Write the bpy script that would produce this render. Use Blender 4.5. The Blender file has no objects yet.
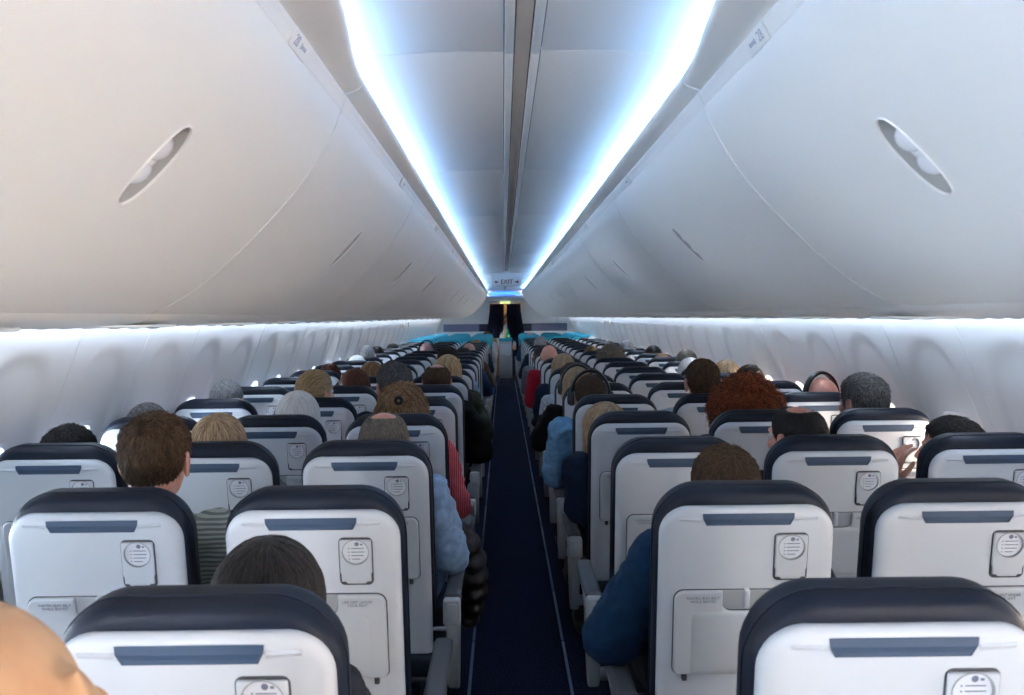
import bpy, bmesh, math, random
from mathutils import Vector, Matrix, noise
random.seed(7)
sc = bpy.context.scene
COL = sc.collection
PI = math.pi
F = 912.0; CAMX = -0.0545; CAMZ = 1.55; VPX, VPY = 503.0, 317.0; ROLL = 0.0113
ROW0, PITCH = 1.256, 0.79
SEATX = (0.49, 0.98, 1.47)
NROWS = 25

# ------------------------------------------------------------------ materials
def lin(c):
    return tuple(((v / 12.92) if v <= 0.04045 else ((v + 0.055) / 1.055) ** 2.4) for v in c)

def rgb(r, g, b):
    return lin((r / 255.0, g / 255.0, b / 255.0))

def mat(name, col, rough=0.5, metal=0.0, spec=0.5, bump=0.0, bscale=200.0, col2=None, cscale=30.0, emit=None, estr=0.0, coat=0.0, stretch=None, contrast=(0.35, 0.65)):
    m = bpy.data.materials.new(name); m.use_nodes = True
    nt = m.node_tree; b = nt.nodes['Principled BSDF']
    b.inputs['Base Color'].default_value = (*col, 1)
    b.inputs['Roughness'].default_value = rough
    b.inputs['Metallic'].default_value = metal
    b.inputs['Specular IOR Level'].default_value = spec
    b.inputs['Coat Weight'].default_value = coat
    if emit:
        b.inputs['Emission Color'].default_value = (*emit, 1); b.inputs['Emission Strength'].default_value = estr
    tc = None
    if bump or col2:
        tc = nt.nodes.new('ShaderNodeTexCoord'); mp = nt.nodes.new('ShaderNodeMapping')
        if stretch: mp.inputs['Scale'].default_value = stretch
        nt.links.new(tc.outputs['Object'], mp.inputs['Vector'])
    if bump:
        n = nt.nodes.new('ShaderNodeTexNoise'); n.inputs['Scale'].default_value = bscale; n.inputs['Detail'].default_value = 3
        bp = nt.nodes.new('ShaderNodeBump'); bp.inputs['Strength'].default_value = bump; bp.inputs['Distance'].default_value = 0.002
        nt.links.new(mp.outputs['Vector'], n.inputs['Vector']); nt.links.new(n.outputs['Fac'], bp.inputs['Height'])
        nt.links.new(bp.outputs['Normal'], b.inputs['Normal'])
    if col2:
        n2 = nt.nodes.new('ShaderNodeTexNoise'); n2.inputs['Scale'].default_value = cscale; n2.inputs['Detail'].default_value = 4
        cr = nt.nodes.new('ShaderNodeValToRGB')
        cr.color_ramp.elements[0].position = contrast[0]; cr.color_ramp.elements[0].color = (*col, 1)
        cr.color_ramp.elements[1].position = contrast[1]; cr.color_ramp.elements[1].color = (*col2, 1)
        nt.links.new(mp.outputs['Vector'], n2.inputs['Vector']); nt.links.new(n2.outputs['Fac'], cr.inputs['Fac'])
        nt.links.new(cr.outputs['Color'], b.inputs['Base Color'])
    return m

M = {}
M['shell'] = mat('seat_shell_plastic', (0.585, 0.61, 0.645), 0.38, bump=0.05, bscale=900)
M['tray'] = mat('tray_plastic', (0.56, 0.58, 0.60), 0.40, bump=0.05, bscale=900)
M['leather'] = mat('navy_leather', (0.005, 0.009, 0.021), 0.46, spec=0.24, bump=0.25, bscale=240)
M['slot'] = mat('blue_grey_slot', rgb(46, 67, 92), 0.55)
M['rimgrey'] = mat('rim_grey', (0.30, 0.31, 0.33), 0.4)
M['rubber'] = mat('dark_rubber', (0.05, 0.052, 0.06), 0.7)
M['arm'] = mat('armrest_plastic', (0.36, 0.37, 0.385), 0.42)
M['armpad'] = mat('armrest_pad', (0.06, 0.065, 0.075), 0.55)
M['metal'] = mat('brushed_metal', (0.45, 0.46, 0.48), 0.35, metal=1.0)
M['placard'] = mat('placard_white', (0.72, 0.74, 0.78), 0.35)
M['print'] = mat('printing_grey', (0.16, 0.18, 0.24), 0.6)
M['turq'] = mat('turquoise_cloth', rgb(28, 150, 178), 0.8, bump=0.1, bscale=500)
M['bin'] = mat('bin_plastic', (0.80, 0.785, 0.76), 0.36, bump=0.04, bscale=700)
M['crown'] = mat('crown_plastic', (0.88, 0.865, 0.84), 0.36)
M['ceil'] = mat('ceiling_plastic', (0.90, 0.865, 0.81), 0.45)
M['ceilstrip'] = mat('ceiling_strip_beige', (0.55, 0.50, 0.45), 0.5)
M['gap'] = mat('dark_gap', (0.02, 0.02, 0.022), 0.8)
M['wall'] = mat('sidewall_plastic', (0.82, 0.82, 0.83), 0.38)
M['dish'] = mat('handle_dish_grey', (0.40, 0.39, 0.37), 0.4)
M['paddle'] = mat('handle_paddle', (0.78, 0.78, 0.80), 0.25)
M['carpet'] = mat('navy_carpet', (0.006, 0.010, 0.026), 0.95, spec=0.1, bump=0.8, bscale=350, col2=(0.035, 0.055, 0.12), cscale=120, contrast=(0.50, 0.70))
M['track'] = mat('floor_light_strip', rgb(84, 110, 138), 0.5)
M['led'] = mat('cove_led', (0.8, 0.8, 0.8), 0.5, emit=(0.25, 0.51, 1.0), estr=9.5)
M['wash'] = mat('sidewall_led', (0.8, 0.8, 0.8), 0.5, emit=(0.62, 0.78, 1.0), estr=9.5)
M['bulk'] = mat('bulkhead_laminate', (0.62, 0.68, 0.72), 0.45)
M['smoke'] = mat('smoked_panel', (0.03, 0.035, 0.07), 0.2)
M['smoke2'] = mat('smoked_panel_pale', (0.13, 0.15, 0.26), 0.25)
M['curtain'] = mat('navy_curtain', (0.008, 0.010, 0.028), 0.9, spec=0.15, bump=0.3, bscale=400)
M['alu'] = mat('trolley_aluminium', (0.30, 0.32, 0.35), 0.45, metal=0.3)
M['signw'] = mat('sign_white', (0.80, 0.80, 0.80), 0.4)
M['signr'] = mat('sign_red', (0.22, 0.03, 0.025), 0.5)
M['signg'] = mat('sign_lit_green', (0.7, 0.8, 0.4), 0.5, emit=(0.65, 0.8, 0.3), estr=0.7)
M['galley'] = mat('galley_wood', (0.30, 0.20, 0.09), 0.5, col2=(0.2, 0.12, 0.05), cscale=8)
M['galleylamp'] = mat('galley_lamp', (0.9, 0.7, 0.4), 0.5, emit=(1.0, 0.7, 0.3), estr=2.0)
M['greenglass'] = mat('green_bottle', (0.02, 0.35, 0.16), 0.15, spec=0.8)
M['creamglass'] = mat('cream_bottle', (0.65, 0.52, 0.38), 0.3)
M['blackplastic'] = mat('black_plastic', (0.005, 0.005, 0.006), 0.4, spec=0.3)
M['hptrim'] = mat('headphone_grey', (0.012, 0.013, 0.016), 0.4)
M['puffer'] = mat('black_nylon', (0.006, 0.006, 0.008), 0.45, bump=0.3, bscale=60)
M['eye'] = mat('eye_white', (0.75, 0.72, 0.7), 0.2)
M['iris'] = mat('iris_brown', (0.05, 0.03, 0.02), 0.15)
M['lips'] = mat('lips', (0.42, 0.16, 0.14), 0.45)
M['shoe'] = mat('dark_shoe', (0.02, 0.018, 0.016), 0.5)

def glass():
    m = bpy.data.materials.new('window_acrylic'); m.use_nodes = True
    nt = m.node_tree; nt.nodes.remove(nt.nodes['Principled BSDF']); o = nt.nodes['Material Output']
    t = nt.nodes.new('ShaderNodeBsdfTransparent'); t.inputs['Color'].default_value = (0.93, 0.95, 0.96, 1)
    g = nt.nodes.new('ShaderNodeBsdfGlossy'); g.inputs['Roughness'].default_value = 0.03
    mx = nt.nodes.new('ShaderNodeMixShader'); lw = nt.nodes.new('ShaderNodeLayerWeight'); lw.inputs['Blend'].default_value = 0.25
    nt.links.new(lw.outputs['Fresnel'], mx.inputs['Fac']); nt.links.new(t.outputs[0], mx.inputs[1]); nt.links.new(g.outputs[0], mx.inputs[2])
    nt.links.new(mx.outputs[0], o.inputs['Surface'])
    return m
M['glass'] = glass()

def stripes(name, c1, c2, scale, axis='Z', rough=0.85):
    m = bpy.data.materials.new(name); m.use_nodes = True
    nt = m.node_tree; b = nt.nodes['Principled BSDF']; b.inputs['Roughness'].default_value = rough
    tc = nt.nodes.new('ShaderNodeTexCoord'); w = nt.nodes.new('ShaderNodeTexWave'); w.bands_direction = axis
    w.inputs['Scale'].default_value = scale; w.inputs['Distortion'].default_value = 1.0; w.inputs['Detail'].default_value = 1
    cr = nt.nodes.new('ShaderNodeValToRGB')
    cr.color_ramp.elements[0].position = 0.4; cr.color_ramp.elements[0].color = (*c1, 1)
    cr.color_ramp.elements[1].position = 0.6; cr.color_ramp.elements[1].color = (*c2, 1)
    nt.links.new(tc.outputs['Object'], w.inputs['Vector']); nt.links.new(w.outputs['Fac'], cr.inputs['Fac'])
    nt.links.new(cr.outputs['Color'], b.inputs['Base Color'])
    bp = nt.nodes.new('ShaderNodeBump'); bp.inputs['Strength'].default_value = 0.4; bp.inputs['Distance'].default_value = 0.003
    nt.links.new(w.outputs['Fac'], bp.inputs['Height']); nt.links.new(bp.outputs['Normal'], b.inputs['Normal'])
    return m

SK = {
 'pale': mat('skin_pale', rgb(214, 160, 138), 0.5, col2=rgb(200, 138, 118), cscale=25, bump=0.1, bscale=300),
 'pink': mat('skin_pink', rgb(206, 150, 132), 0.48, col2=rgb(194, 130, 114), cscale=25, bump=0.1, bscale=300),
 'tan': mat('skin_tan', rgb(190, 150, 112), 0.5, col2=rgb(176, 132, 96), cscale=14, bump=0.1, bscale=300),
 'brown': mat('skin_brown', rgb(120, 78, 58), 0.48, col2=rgb(104, 64, 48), cscale=25),
 'lav': mat('skin_lavender_light', rgb(204, 160, 156), 0.48, col2=rgb(190, 142, 142), cscale=25),
}
HAIR = {}
def hair_mat(name, c1, c2):
    """one strand-streaked material used on caps and strands alike"""
    m = bpy.data.materials.new('hair_' + name); m.use_nodes = True
    nt = m.node_tree; b = nt.nodes['Principled BSDF']
    b.inputs['Roughness'].default_value = 0.45; b.inputs['Specular IOR Level'].default_value = 0.22
    hi = nt.nodes.new('ShaderNodeHairInfo')
    tc = nt.nodes.new('ShaderNodeTexCoord'); mp = nt.nodes.new('ShaderNodeMapping'); mp.inputs['Scale'].default_value = (90, 90, 22)
    n = nt.nodes.new('ShaderNodeTexNoise'); n.inputs['Scale'].default_value = 1.0; n.inputs['Detail'].default_value = 3
    nt.links.new(tc.outputs['Object'], mp.inputs['Vector']); nt.links.new(mp.outputs['Vector'], n.inputs['Vector'])
    mx = nt.nodes.new('ShaderNodeMix'); mx.data_type = 'FLOAT'
    nt.links.new(hi.outputs['Is Strand'], mx.inputs[0]); nt.links.new(n.outputs['Fac'], mx.inputs[2]); nt.links.new(hi.outputs['Random'], mx.inputs[3])
    cr = nt.nodes.new('ShaderNodeValToRGB')
    cr.color_ramp.elements[0].position = 0.25; cr.color_ramp.elements[0].color = (*c1, 1)
    cr.color_ramp.elements[1].position = 0.85; cr.color_ramp.elements[1].color = (*c2, 1)
    nt.links.new(mx.outputs[0], cr.inputs['Fac']); nt.links.new(cr.outputs['Color'], b.inputs['Base Color'])
    HAIR[name] = m
hair_mat('brown', (0.020, 0.011, 0.006), (0.12, 0.066, 0.034))
hair_mat('darkbrown', (0.010, 0.006, 0.004), (0.045, 0.024, 0.014))
hair_mat('black', (0.006, 0.005, 0.005), (0.030, 0.024, 0.022))
hair_mat('greybrown', (0.05, 0.042, 0.036), (0.24, 0.20, 0.16))
hair_mat('grey', (0.12, 0.12, 0.13), (0.46, 0.45, 0.45))
hair_mat('darkgrey', (0.03, 0.028, 0.028), (0.20, 0.19, 0.19))
hair_mat('white', (0.68, 0.65, 0.61), (0.92, 0.89, 0.85))
hair_mat('blond', (0.20, 0.12, 0.05), (0.62, 0.44, 0.24))
hair_mat('ashblond', (0.20, 0.125, 0.065), (0.60, 0.43, 0.27))
hair_mat('lightbrown', (0.11, 0.056, 0.026), (0.42, 0.25, 0.13))
hair_mat('auburn', (0.035, 0.010, 0.005), (0.14, 0.045, 0.022))
hair_mat('red', (0.07, 0.016, 0.006), (0.36, 0.10, 0.035))

CLOTH = {}
def cloth(key, r, g, b, rough=0.85):
    c = rgb(r, g, b)
    CLOTH[key] = mat('cloth_' + key, c, rough, spec=0.2, bump=0.35, bscale=90, col2=tuple(v * 0.72 for v in c), cscale=40)
for k, c in dict(navy=(22, 42, 66), bluejacket=(14, 48, 78), lightblue=(120, 170, 210), paleblue=(150, 178, 210), black=(16, 17, 20), darkgrey=(44, 46, 52), grey=(130, 134, 142),
                 white=(205, 208, 212), olive=(60, 62, 50), redshirt=(190, 34, 52), brown=(92, 70, 52), jeans=(60, 84, 116), khaki=(120, 102, 82), tan=(160, 130, 100), teal=(40, 90, 110)).items():
    cloth(k, *c)
CLOTH['knit'] = stripes('cloth_knit_grey_green', rgb(118, 128, 122), rgb(178, 186, 176), 28, 'Z')
CLOTH['redstripe'] = stripes('cloth_red_stripe', rgb(196, 22, 34), rgb(232, 130, 136), 42, 'X')

# ------------------------------------------------------------------ helpers
def finish(bm, name, material, parent=None, smooth=40, recalc=True):
    if recalc: bmesh.ops.recalc_face_normals(bm, faces=bm.faces[:])
    me = bpy.data.meshes.new(name); bm.to_mesh(me); bm.free()
    return place(me, name, material, parent, smooth)

def place(me, name, material, parent=None, smooth=40):
    if smooth:
        me.shade_smooth()
        if smooth < 180: me.set_sharp_from_angle(angle=math.radians(smooth))
    for m in (material if isinstance(material, (list, tuple)) else [material]):
        me.materials.append(m)
    o = bpy.data.objects.new(name, me); COL.objects.link(o)
    if parent: o.parent = parent
    return o

def tag(o, label=None, cat=None, group=None, kind=None):
    if label: o['label'] = label
    if cat: o['category'] = cat
    if group: o['group'] = group
    if kind: o['kind'] = kind
    return o

def empty(name, loc, label=None, cat=None, group=None):
    o = bpy.data.objects.new(name, None); COL.objects.link(o); o.location = loc; o.empty_display_size = 0.1
    return tag(o, label, cat, group)

def copy_tree(o, parent=None):
    c = o.copy(); COL.objects.link(c)
    if parent: c.parent = parent
    for ch in o.children: copy_tree(ch, c)
    return c

def loft(bm, rings, closed=True, cap0=False, cap1=False):
    vr = [[bm.verts.new(p) for p in r] for r in rings]
    n = len(vr[0])
    for a, b in zip(vr, vr[1:]):
        for i in range(n if closed else n - 1):
            j = (i + 1) % n
            bm.faces.new((a[i], a[j], b[j], b[i]))
    if cap0: bm.faces.new(vr[0][::-1])
    if cap1: bm.faces.new(vr[-1])
    return vr

def rrect(x0, x1, z0, z1, rt, rb=None, n=6, inset=0.0):
    rb = rt if rb is None else rb
    x0 += inset; x1 -= inset; z0 += inset; z1 -= inset
    rt = max(rt - inset, 0.0015); rb = max(rb - inset, 0.0015)
    pts = []
    for cx, cz, r, a0 in ((x1 - rb, z0 + rb, rb, -PI / 2), (x1 - rt, z1 - rt, rt, 0), (x0 + rt, z1 - rt, rt, PI / 2), (x0 + rb, z0 + rb, rb, PI)):
        for i in range(n + 1):
            a = a0 + PI / 2 * i / n
            pts.append((cx + r * math.cos(a), cz + r * math.sin(a)))
    return pts

def slab(bm, fn, prof, mp):
    """fn(inset) -> outline, prof = [(inset, n), ...], mp(u, w, n) -> point"""
    rings = [[mp(u, w, nn) for (u, w) in fn(i)] for (i, nn) in prof]
    loft(bm, rings, True, True, True)

def box(bm, c, s, bev=0.0, mtx=None, seg=2):
    m = Matrix.Translation(c) @ Matrix.Diagonal((*s, 1))
    if mtx: m = mtx @ m
    r = bmesh.ops.create_cube(bm, size=1.0, matrix=m)
    if bev:
        es = list({e for v in r['verts'] for e in v.link_edges})
        bmesh.ops.bevel(bm, geom=es, offset=bev, segments=seg, affect='EDGES', profile=0.5)

def tube(bm, pts, r, seg=8, caps=True):
    pts = [Vector(p) for p in pts]; rings = []
    rr = r if isinstance(r, (list, tuple)) else [r] * len(pts)
    up = Vector((0.13, 0.21, 0.97))
    for i, p in enumerate(pts):
        t = (pts[min(i + 1, len(pts) - 1)] - pts[max(i - 1, 0)]).normalized()
        a = t.cross(up)
        if a.length < 1e-3: a = t.cross(Vector((1, 0, 0)))
        a.normalize(); b = t.cross(a).normalized()
        rings.append([p + (a * math.cos(2 * PI * k / seg) + b * math.sin(2 * PI * k / seg)) * rr[i] for k in range(seg)])
    loft(bm, rings, True, caps, caps)

def ball(bm, c, r, u=16, v=10, rot=None):
    r = r if isinstance(r, (tuple, list)) else (r, r, r)
    m = Matrix.Translation(c) @ (rot.to_4x4() if rot else Matrix.Identity(4)) @ Matrix.Diagonal((*r, 1))
    bmesh.ops.create_uvsphere(bm, u_segments=u, v_segments=v, radius=1.0, matrix=m)

def capsule(bm, p0, r0, p1, r1, seg=12):
    p0 = Vector(p0); p1 = Vector(p1); d = (p1 - p0); L = max(d.length, 1e-5); d = d / L
    a = d.cross(Vector((0.3, 0.2, 0.93)))
    if a.length < 1e-3: a = d.cross(Vector((1, 0, 0)))
    a.normalize(); b = d.cross(a)
    rings = []
    for k in range(5):
        t = -PI / 2 + PI / 2 * k / 4 * 0.999 + 0.0005
        if k == 0: t = -PI / 2 + 0.12
        rings.append((p0 + d * (math.sin(t) * r0), r0 * math.cos(t)))
    for k in range(5):
        t = PI / 2 * k / 4
        if k == 4: t = PI / 2 - 0.12
        rings.append((p1 + d * (math.sin(t) * r1), r1 * math.cos(t)))
    loft(bm, [[c + (a * math.cos(2 * PI * i / seg) + b * math.sin(2 * PI * i / seg)) * r for i in range(seg)] for c, r in rings], True, True, True)

def remesh(bm, voxel, iters=4, fac=0.5):
    bmesh.ops.recalc_face_normals(bm, faces=bm.faces[:])
    me = bpy.data.meshes.new('tmp'); bm.to_mesh(me); bm.free()
    ob = bpy.data.objects.new('tmp', me); COL.objects.link(ob)
    r = ob.modifiers.new('r', 'REMESH'); r.mode = 'VOXEL'; r.voxel_size = voxel
    s = ob.modifiers.new('s', 'SMOOTH'); s.factor = fac; s.iterations = iters
    dg = bpy.context.evaluated_depsgraph_get(); dg.update()
    out = bpy.data.meshes.new_from_object(ob.evaluated_get(dg))
    bpy.data.objects.remove(ob); bpy.data.meshes.remove(me)
    return out

def catmull(pts, per=6):
    out = []
    for i in range(len(pts) - 1):
        p0 = Vector(pts[max(i - 1, 0)]); p1 = Vector(pts[i]); p2 = Vector(pts[i + 1]); p3 = Vector(pts[min(i + 2, len(pts) - 1)])
        for k in range(per):
            t = k / per
            out.append(0.5 * ((2 * p1) + (p2 - p0) * t + (2 * p0 - 5 * p1 + 4 * p2 - p3) * t * t + (3 * p1 - p0 - 3 * p2 + p3) * t ** 3))
    out.append(Vector(pts[-1]))
    return out

class Curve2:
    """arc-length lookup on an (x, z) profile; normal points to the cabin"""
    def __init__(self, pts, per=8):
        self.p = catmull(pts, per); self.s = [0.0]
        for a, b in zip(self.p, self.p[1:]): self.s.append(self.s[-1] + (b - a).length)
        self.L = self.s[-1]
    def at(self, t):
        if t <= 0:
            d = (self.p[1] - self.p[0]).normalized(); return self.p[0] + d * t, d
        if t >= self.L:
            d = (self.p[-1] - self.p[-2]).normalized(); return self.p[-1] + d * (t - self.L), d
        lo, hi = 0, len(self.s) - 1
        while hi - lo > 1:
            m = (lo + hi) // 2
            if self.s[m] <= t: lo = m
            else: hi = m
        f = (t - self.s[lo]) / (self.s[hi] - self.s[lo])
        d0 = (self.p[lo + 1] - self.p[lo]).normalized()
        dn = (self.p[min(lo + 2, len(self.p) - 1)] - self.p[lo + 1]); dn = dn.normalized() if dn.length > 1e-6 else d0
        dp = (self.p[lo] - self.p[max(lo - 1, 0)]); dp = dp.normalized() if dp.length > 1e-6 else d0
        d = (dp.lerp(d0, 0.5).lerp(dn.lerp(d0, 0.5), f)).normalized()
        return self.p[lo].lerp(self.p[lo + 1], f), d

def panel_hole(bm, mp, rect, hole, rings=10, pw=1.6):
    """surface patch over rect (s0,s1,t0,t1) with a hole; hole = (cs, ct, hs, ht, p) superellipse; returns rings, hole outline, outer outline"""
    s0, s1, t0, t1 = rect; cs, ct, hs, ht, q = hole
    outer = []
    na = max(10, int((s1 - s0) / (2 * (s1 - s0) + 2 * (t1 - t0)) * 112)); nb = max(10, 56 - na)
    for i in range(na): outer.append((s0 + (s1 - s0) * i / na, t0))
    for i in range(nb): outer.append((s1, t0 + (t1 - t0) * i / nb))
    for i in range(na): outer.append((s1 - (s1 - s0) * i / na, t1))
    for i in range(nb): outer.append((s0, t1 - (t1 - t0) * i / nb))
    h = []
    for (s, t) in outer:
        ds, dt = s - cs, t - ct
        # blend direction in scaled space so points spread evenly round the hole
        a = math.atan2(dt, ds)
        c, n = math.cos(a), math.sin(a)
        k = 1.0 / ((abs(c) / hs) ** q + (abs(n) / ht) ** q) ** (1 / q)
        h.append((cs + c * k, ct + n * k))
    R = []
    for k in range(rings + 1):
        f = (k / rings) ** pw
        R.append([(a[0] + (o[0] - a[0]) * f, a[1] + (o[1] - a[1]) * f) for a, o in zip(h, outer)])
    return R, h, outer

_font_cache = {}
def text_mesh(txt, size, spacing=1.0, bold=0.0):
    key = (txt, size)
    if key in _font_cache: return _font_cache[key]
    cu = bpy.data.curves.new('t', 'FONT'); cu.body = txt; cu.size = size; cu.align_x = 'CENTER'; cu.align_y = 'CENTER'; cu.extrude = 0.0004; cu.space_line = 0.95
    cu.space_character = spacing; cu.offset = bold
    ob = bpy.data.objects.new('t', cu); COL.objects.link(ob)
    dg = bpy.context.evaluated_depsgraph_get(); dg.update()
    me = bpy.data.meshes.new_from_object(ob.evaluated_get(dg))
    bpy.data.objects.remove(ob); bpy.data.curves.remove(cu)
    _font_cache[key] = me
    return me

def smooth(x):
    x = max(0.0, min(1.0, x)); return x * x * (3 - 2 * x)

ORD = ['first', 'second', 'third', 'fourth', 'fifth', 'sixth', 'seventh', 'eighth', 'ninth', 'tenth', 'eleventh', 'twelfth', 'thirteenth', 'fourteenth', 'fifteenth', 'sixteenth',
       'seventeenth', 'eighteenth', 'nineteenth', 'twentieth', 'twenty-first', 'twenty-second', 'twenty-third', 'twenty-fourth', 'twenty-fifth', 'twenty-sixth']

def px(x, y, d):
    """photo pixel at distance d -> world point"""
    dx, dy = x - VPX, y - VPY
    ix, iy = dx - dy * ROLL, dy + dx * ROLL
    return Vector((CAMX + ix * d / F, d, CAMZ - iy * d / F))

# ------------------------------------------------------------------ seat
TILT = math.radians(11); HZ = 0.42; HY = 0.147
def BK(u, w, n):
    return Vector((u, HY - w * math.sin(TILT) - n * math.cos(TILT), HZ + w * math.cos(TILT) - n * math.sin(TILT)))
BKM = Matrix(((1, 0, 0, 0), (0, -math.sin(TILT), -math.cos(TILT), HY), (0, math.cos(TILT), -math.sin(TILT), HZ), (0, 0, 0, 1)))

def tray_outline(i):
    x, z0, z1, r = 0.162 - i, 0.311 + i, 0.518 - i, max(0.022 - i, 0.002)
    rb = max(0.016 - i, 0.002)
    pts = []
    def arc(cx, cz, rr, a0, a1, n=5):
        for k in range(n + 1):
            a = a0 + (a1 - a0) * k / n; pts.append((cx + rr * math.cos(a), cz + rr * math.sin(a)))
    arc(x - rb, z0 + rb, rb, -PI / 2, 0); arc(x - r, z1 - r, r, 0, PI / 2)
    nh = 0.053 + i; nd = 0.05 + i; nr = 0.02
    pts.append((nh, z1))
    arc(nh - nr, z1 - nd + nr, nr, 0, -PI / 2); arc(-nh + nr, z1 - nd + nr, nr, -PI / 2, -PI)
    pts.append((-nh, z1))
    arc(-x + r, z1 - r, r, PI / 2, PI); arc(-x + rb, z0 + rb, rb, PI, PI * 1.5)
    return pts

ARM_POLY = [(-0.05, 0.645), (0.12, 0.648), (0.30, 0.650), (0.35, 0.643), (0.36, 0.628), (0.34, 0.612), (0.20, 0.600), (0.13, 0.585), (0.12, 0.53), (0.10, 0.46), (0.07, 0.39), (0.035, 0.345), (0.005, 0.335), (-0.02, 0.355), (-0.045, 0.42), (-0.062, 0.50), (-0.072, 0.57), (-0.075, 0.635)]
ARM_POLY_INNER = [(-0.05, 0.645), (0.30, 0.650), (0.35, 0.643), (0.36, 0.628), (0.34, 0.612), (0.20, 0.600), (0.0, 0.585), (-0.06, 0.60), (-0.075, 0.635)]

def make_seat(kind, detail):
    """kind: 'aisle_left' (armrest on +x), 'aisle_right' (armrest on -x), 'inner_left', 'inner_right'"""
    t = empty('cabin_seat', (0, 0, 0))
    sx = 1 if kind.endswith('left') else -1
    ns = 6 if detail else 4
    # leather back
    bm = bmesh.new()
    def hood(i):
        return [(u, w - 0.012 * max(0, (w - 0.3) / 0.45) * (u / 0.206) ** 2) for u, w in rrect(-0.206, 0.206, 0.02, 0.752, 0.10, 0.03, 9, i)]
    lo = hood
    slab(bm, lo, [(0.030, 0.004), (0.014, 0.003), (0.006, -0.003), (0.001, -0.014), (0, -0.03), (0.001, -0.055), (0.004, -0.07), (0.012, -0.086), (0.03, -0.098), (0.06, -0.102)], BK)
    back = finish(bm, 'back_cushion', M['leather'], t, 180)
    # welt seam round the edge of the leather hood
    if detail:
        bm = bmesh.new()
        o = [BK(u, w, -0.030) for u, w in hood(-0.001)]
        tube(bm, o + [o[0]], 0.0018, 5, False)
        finish(bm, 'welt_seam', M['leather'], back, 180)
    # rigid shell
    bm = bmesh.new()
    def so(i): return [(u, w - 0.008 * max(0, (w - 0.3) / 0.4) * (u / 0.197) ** 2) for u, w in rrect(-0.197, 0.197, 0.03, 0.719, 0.062, 0.02, ns + 2, i)]
    slab(bm, so, [(0.004, -0.004), (0, 0.002), (0.0005, 0.008), (0.003, 0.013), (0.009, 0.0175), (0.018, 0.0200), (0.034, 0.021)], BK)
    finish(bm, 'back_shell', M['shell'], t, 60)
    if detail:
        # recessed ledge either side of the slot
        bm = bmesh.new()
        z0, z1 = 0.675, 0.689
        o = [(-0.1, z1), (-0.092, z0), (0.092, z0), (0.1, z1)]
        loft(bm, [[BK(u * 1.03, (w - 0.682) * 1.22 + 0.693, 0.0205) for u, w in o], [BK(u * 1.02, (w - 0.682) * 1.15 + 0.682, 0.0228) for u, w in o], [BK(u, w, 0.0232) for u, w in o], [BK(u * 0.985, (w - 0.682) * 0.88 + 0.682, 0.0214) for u, w in o]], True, True, True)
        finish(bm, 'magazine_slot', M['slot'], t, 20)
        for s in (-1, 1):
            bm = bmesh.new()
            o = [BK(s * 0.105, 0.692, 0.0205), BK(s * 0.155, 0.693, 0.0205), BK(s * 0.155, 0.6895, 0.0232), BK(s * 0.105, 0.6880, 0.0242)]
            q = [BK(s * 0.105, 0.680, 0.0208), BK(s * 0.155, 0.685, 0.0208)]
            vs = [bm.verts.new(p) for p in o]; qs = [bm.verts.new(p) for p in q]
            bm.faces.new(vs); bm.faces.new((vs[3], vs[2], qs[1], qs[0]))
            finish(bm, 'ledge', M['shell'], t, 30)
        # cup holder plate with round window
        cx, w0, w1 = 0.098, 0.545, 0.652
        bm = bmesh.new()
        slab(bm, lambda i: rrect(cx - 0.0385, cx + 0.0385, w0 - 0.0045, w1 + 0.003, 0.012, None, 5, i), [(0, 0.0200), (0, 0.0222), (0.002, 0.0226)], BK)
        gap_ring = finish(bm, 'plate_seal', M['rubber'], t, 40)  # dark layer that paints in the shaded groove round the plate
        bm = bmesh.new()
        hole = (cx, 0.622, 0.029, 0.029, 2.0)
        R, h, o = panel_hole(bm, None, (cx - 0.0345, cx + 0.0345, w0 + 0.003, w1 - 0.003), hole, 4, 1.0)
        def rc(p):   # round the outer corners
            u, w = p; a, b = abs(u - cx) / 0.0345, abs(w - 0.610) / 0.047
            k = 1.0 - 0.075 * smooth((a * b - 0.72) / 0.28)
            return cx + (u - cx) * k, 0.610 + (w - 0.610) * k
        rr = [[BK(u, w, 0.0228) for u, w in h], [BK(u, w, 0.0262) for u, w in h]] + [[BK(cx + (u - cx) * 1.03, 0.622 + (w - 0.622) * 1.03, 0.0276) for u, w in h]] + [[BK(*rc(p), 0.0275) for p in r] for r in R[1:]]
        oc = [(cx + (u - cx) * 1.06, 0.610 + (w - 0.610) * 1.045) for u, w in o]
        oc = [(cx + (u - cx) * 1.04, 0.610 + (w - 0.610) * 1.03) for u, w in [rc(p) for p in o]]
        rr += [[BK(u, w, 0.0262) for u, w in oc], [BK(u, w, 0.0210) for u, w in oc]]
        loft(bm, rr, True)
        plate = finish(bm, 'cup_plate', M['shell'], t, 40)
        bm = bmesh.new()
        loft(bm, [[BK(cx + (u - cx) * k, 0.622 + (w - 0.622) * k, 0.0234) for u, w in h] for k in (1.0, 0.5)], True, False, True)
        pl = finish(bm, 'placard', M['placard'], plate, 40)
        bm = bmesh.new()
        loft(bm, [[BK(cx + (u - cx) * k, 0.622 + (w - 0.622) * k, nn) for u, w in h] for k, nn in ((0.985, 0.0232), (0.985, 0.0274), (1.0, 0.0286), (1.05, 0.0286), (1.05, 0.0274))], True)
        finish(bm, 'rim', M['rimgrey'], plate, 60)  # darker ring puts the shading of the recess edge into colour
        bm = bmesh.new()
        c = [BK(cx + 0.003 + 0.0052 * math.cos(a * PI / 6), 0.640 + 0.0052 * math.sin(a * PI / 6), 0.0238) for a in range(12)]
        bm.faces.new([bm.verts.new(p) for p in c])
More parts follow.
